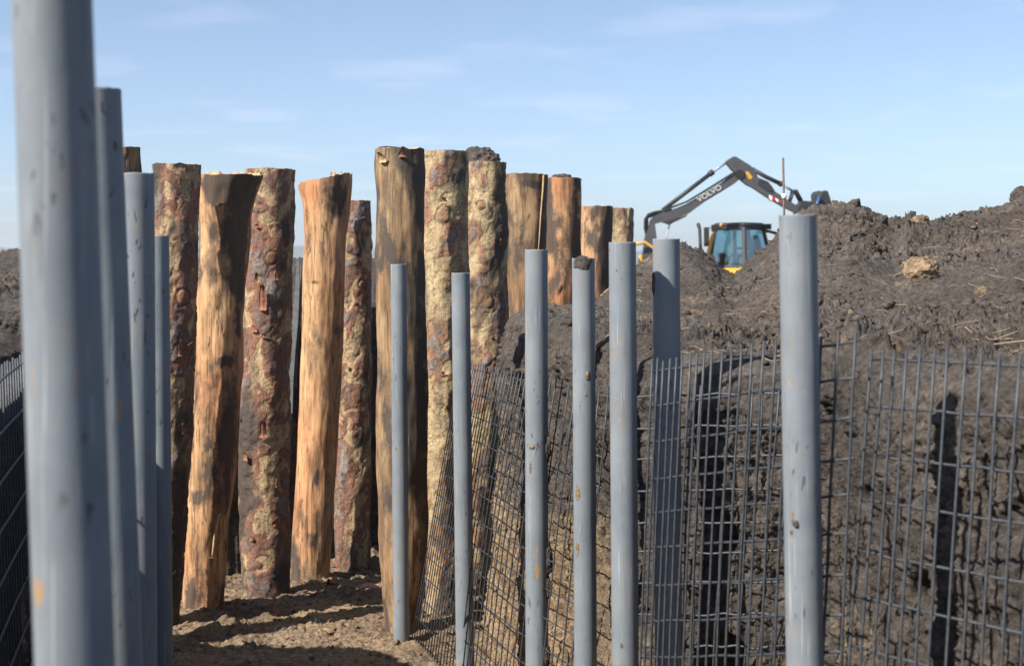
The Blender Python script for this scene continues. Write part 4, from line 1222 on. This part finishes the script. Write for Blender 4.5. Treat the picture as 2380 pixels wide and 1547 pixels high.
rf_lo = [cabp(u, 886) * 1.0 for u in range(4)]; cc = sum(rf_lo) / 4
def scale_ring(ring, k, dz): return [cc + (q - cc) * np.array([k, k, 1]) + (0, 0, dz) for q in ring]
r0, r1, r2 = scale_ring(rf_lo, 1.02, 0), scale_ring(rf_lo, 1.14, .07), scale_ring(rf_lo, .98, .15)
roof = MB().hexa([tuple(q) for q in r0] + [tuple(q) for q in r1])
roof.hexa([tuple(q) for q in r1] + [tuple(q) for q in r2])
roof.build('roof', M_dgrey, cab)
fl_lo = [cabp(u, ZB + 40) for u in range(4)]; fl_hi = [cabp(u, ZB + 30) for u in range(4)]
MB().hexa([tuple(q) for q in fl_lo] + [tuple(q) for q in fl_hi]).build('cab_floor', M_dgrey, cab)
for zx, zy in ((1060, 848), (1290, 842), (1500, 848)):
    q = ez(zx, zy, .1 if zx != 1290 else -.4); MB().tube([q - (0, 0, .05), q, q + (0, 0, .04)], [.05, .06, .03], 8).build('beacon', M_yellow if zx != 1290 else M_dgrey, cab)
q = ez(1595, 872, .1); MB().box(q, (.20, .2, .16)).build('work_light', M_black, cab)
q = ez(975, 890, .0); MB().box(q, (.18, .16, .2)).build('work_light', M_black, cab)
MB().tube([ez(1555, 920, .1), ez(1620, 930, .0), ez(1695, 955, -.05)], [.05, .045, .05], 8).build('mirror_arm', M_dgrey, cab)
MB().tube([ez(955, 888), ez(860, 886), ez(862, 940)], .015, 6).build('mirror_arm', M_black, cab)
q = ez(880, 990); MB().box(q, (.15, .06, .56)).build('mirror', M_dgrey, cab)
MB().tube([ez(948, 945, -.1), ez(920, 1080, -.1), ez(880, 1250, -.1), ez(876, 1420, -.1)], .055, 8).build('guard_rail', M_yellow, cab)
MB().tube([ez(775, 828), ez(785, 850), ez(800, 900), ez(806, 1050), ez(815, 1230), ez(815, 1420)], [.045, .06, .05, .05, .05, .05], 10).build('exhaust_stack', M_grey, bh, smooth=True)
# seat, wheel column inside
sp = ez(1440, 1290, .35)
seat = MB().box(sp + (0, 0, .05), (.5, .5, .14)); seat.hexa([tuple(sp + q) for q in ((.16, -.25, .1), (.30, -.25, .1), (.30, .25, .1), (.16, .25, .1), (.02, -.22, .80), (.15, -.22, .80), (.15, .22, .80), (.02, .22, .80))])
seat.box(sp + (0, 0, -.25), (.3, .3, .5))
seat.build('seat', M_seat, bh)
MB().tube([ez(1130, 1330, .2), ez(1150, 1240, .2)], .04, 8).tube([ez(1090, 1200, .05), ez(1150, 1235, .2), ez(1215, 1195, .4)], .022, 8).build('control_levers', M_dgrey, bh)
MB().box(ez(1065, 1250, .2), (.16, .4, .35)).build('console', M_dgrey, bh)
# chassis, bonnet, wheels (behind the bank)
poly('chassis', [(150, 1500), (1750, 1500), (1750, 1640), (150, 1640)], 1.2, M_dgrey, y=XD + .1)
poly('bonnet', [(420, 1300), (800, 1260), (900, 1280), (900, 1520), (420, 1520)], .95, M_yellow, y=XD + .3)
poly('fender', [(1190, 1385), (1205, 1345), (1250, 1330), (1318, 1328), (1310, 1368), (1280, 1392), (1210, 1408)], .5, M_yellow, y=XD - 1.2)
for zx, rr_ in ((620, .55), (1500, .78)):
    for yy in (-.85, .95):
        c = ez(zx, 1000); c = np.array([c[0], XD + yy, GZ + rr_])
        wv, wf = [], []
        m = MB()
        prof = [(-.18, rr_ * .55), (-.20, rr_ * .9), (-.14, rr_), (.14, rr_), (.20, rr_ * .9), (.18, rr_ * .55)]
        n = 28; V = []
        for (yo, r) in prof:
            for k in range(n):
                a = 2 * math.pi * k / n
                V.append((c[0] + r * math.cos(a), c[1] + yo, c[2] + r * math.sin(a)))
        fs = []
        for i in range(6):
            for k in range(n):
                fs.append((i * n + k, i * n + (k + 1) % n, ((i + 1) % 6) * n + (k + 1) % n, ((i + 1) % 6) * n + k))
        wh = obj('wheel', np.array(V), fs, M_black, parent=bh)
        MB().tube([c - (0, .12, 0), c - (0, .05, 0), c + (0, .12, 0)], [rr_ * .5, rr_ * .56, rr_ * .5], 20).build('rim', M_yellow, wh, smooth=True)
# lettering on the boom: white raised letters
def lettering(txt, p0, p1, height, depth_y, parent):
    cu = bpy.data.curves.new('lettering', 'FONT'); cu.body = txt; cu.size = 1.0; cu.extrude = 0.01; cu.offset = 0.03
    tmp = bpy.data.objects.new('lettering_source', cu); C.objects.link(tmp)
    dg = bpy.context.evaluated_depsgraph_get()
    me = bpy.data.meshes.new_from_object(tmp.evaluated_get(dg))
    v = np.zeros(len(me.vertices) * 3); me.vertices.foreach_get('co', v); v = v.reshape(-1, 3)
    v[:, :2] -= v[:, :2].min(axis=0); ext_ = v[:, :2].max(axis=0)
    d = p1 - p0; L_ = np.linalg.norm(d); ux = d / L_; uz = np.array([-ux[2], 0, ux[0]])
    w = p0 + ux * (v[:, :1] / ext_[0] * L_) + uz * (v[:, 1:2] / ext_[1] * height)
    w[:, 1] = depth_y - v[:, 2]
    fs = [tuple(p.vertices) for p in me.polygons]
    bpy.data.objects.remove(tmp); bpy.data.curves.remove(cu); bpy.data.meshes.remove(me)
    return obj('lettering', w, fs, M_letter, parent=parent, smooth=False)
lettering('VOLVO', ez(730, 612), ez(1000, 455), .155, BY - .165, boom)

# operator: one continuous skinned figure, seated
def operator():
    s = ez(1420, 1290, .30)
    P = {'pel': (.02, 0, .22), 'bel': (-.01, 0, .40), 'che': (-.05, 0, .60), 'nec': (-.08, 0, .76), 'hd0': (-.10, 0, .84), 'hd1': (-.12, 0, .95), 'hd2': (-.11, 0, 1.02),
         'hl': (0, -.10, .20), 'kl': (-.40, -.14, .22), 'al': (-.44, -.14, -.18), 'tl': (-.58, -.15, -.22),
         'hr': (0, .10, .20), 'kr': (-.40, .14, .22), 'ar': (-.44, .14, -.18), 'tr': (-.58, .15, -.22),
         'sl': (-.06, -.20, .68), 'el': (-.16, -.26, .44), 'wl': (-.40, -.20, .42), 'fl': (-.48, -.18, .43),
         'sr': (-.06, .20, .68), 'er': (-.16, .26, .44), 'wr': (-.40, .20, .42), 'fr': (-.48, .18, .43)}
    R = {'pel': .15, 'bel': .14, 'che': .15, 'nec': .06, 'hd0': .075, 'hd1': .10, 'hd2': .075, 'hl': .09, 'kl': .065, 'al': .045, 'tl': .04, 'hr': .09, 'kr': .065, 'ar': .045, 'tr': .04,
         'sl': .075, 'el': .05, 'wl': .035, 'fl': .04, 'sr': .075, 'er': .05, 'wr': .035, 'fr': .04}
    E = [('pel', 'bel'), ('bel', 'che'), ('che', 'nec'), ('nec', 'hd0'), ('hd0', 'hd1'), ('hd1', 'hd2'), ('pel', 'hl'), ('hl', 'kl'), ('kl', 'al'), ('al', 'tl'), ('pel', 'hr'), ('hr', 'kr'), ('kr', 'ar'), ('ar', 'tr'),
         ('che', 'sl'), ('sl', 'el'), ('el', 'wl'), ('wl', 'fl'), ('che', 'sr'), ('sr', 'er'), ('er', 'wr'), ('wr', 'fr')]
    ks = list(P); me = bpy.data.meshes.new('person')
    me.from_pydata([P[k] for k in ks], [(ks.index(a), ks.index(b)) for a, b in E], [])
    o = bpy.data.objects.new('person', me); o.location = s; C.objects.link(o)
    md = o.modifiers.new('skin', 'SKIN')
    if not me.skin_vertices: me.attributes
    lay = me.skin_vertices[0] if len(me.skin_vertices) else None
    if lay is None:
        import bmesh
        bm = bmesh.new(); bm.from_mesh(me); bm.verts.layers.skin.verify(); bm.to_mesh(me); bm.free(); lay = me.skin_vertices[0]
    for i, k in enumerate(ks): lay.data[i].radius = (R[k], R[k])
    lay.data[0].use_root = True
    sd = o.modifiers.new('sub', 'SUBSURF'); sd.levels = 2; sd.render_levels = 2
    t = NT('operator_clothing'); co = t.n.new('ShaderNodeTexCoord'); sp_ = t.n.new('ShaderNodeSeparateXYZ'); t.link(co.outputs['Object'], sp_.inputs[0])
    col = t.mix(t.math('GREATER_THAN', sp_.outputs['Z'], .79), (0.14, 0.16, 0.20), (0.42, 0.20, 0.14))
    col = t.mix(t.math('GREATER_THAN', sp_.outputs['Z'], .96), col, (0.03, 0.03, 0.035))
    me.materials.append(t.done(col, .85, .15))
    tag(o, 'machine operator in a grey jacket seated behind the cab glass', 'person')
operator()

# ---------------------------------------------------------------- far bare trees
def bare_tree(px, top_py, d, label, seed):
    rnd = random.Random(seed)
    q = at(px, HY, d); gz = -0.5
    H = at(px, top_py, d)[2] - gz
    root = thing('bare_tree', (q[0], d, gz)); tag(root, label, 'tree', 'bare trees far off')
    tr = MB(); cw = MB()
    def grow(mb, p, dr, ln, r, lev):
        pts = [p]; n = 3
        for i in range(n):
            dr = dr + np.array([rnd.gauss(0, .14), rnd.gauss(0, .14), rnd.gauss(.03, .08)]); dr /= np.linalg.norm(dr)
            p = p + dr * ln / n; pts.append(p)
        mb.tube(pts, [r * (1 - .15 * i) for i in range(n + 1)], 5 if lev < 2 else 3, False)
        if lev >= 5: return
        for k in range(rnd.choice((2, 3, 3))):
            nd = dr + np.array([rnd.gauss(0, .55), rnd.gauss(0, .55), rnd.gauss(.1, .3)]); nd /= np.linalg.norm(nd)
            grow(cw, pts[rnd.choice((2, 3, 3))], nd, ln * rnd.uniform(.6, .8), r * .58, lev + 1)
    for k in range(3):
        grow(tr, np.array([q[0] + rnd.uniform(-.3, .3), d + rnd.uniform(-.3, .3), gz]), np.array([rnd.gauss(0, .25), rnd.gauss(0, .25), 1.0]), H * .30, H * .018, 0)
    tr.build('trunk', M_tree, root, smooth=True); cw.build('crown', M_tree, root, smooth=True)
bare_tree(1612, 556, 150, 'bare leafless tree far off between the boom and the cab', 4)
bare_tree(4, 548, 150, 'bare leafless tree far off above the bank by the widest pipe', 9)

# ---------------------------------------------------------------- haze
t = NT('haze'); t.n.remove(t.b)
pv = t.n.new('ShaderNodeVolumePrincipled')
pv.inputs['Color'].default_value = (0.86, 0.93, 1.0, 1)
pv.inputs['Density'].default_value = 0.00042
pv.inputs['Anisotropy'].default_value = 0.2
t.link(pv.outputs[0], t.out.inputs['Volume'])
hz = MB().box((0, 0, 18), (7400, 7400, 40)).build('haze', t.m)
tag(hz, 'thin pale blue haze over the far land', 'haze', kind='stuff')
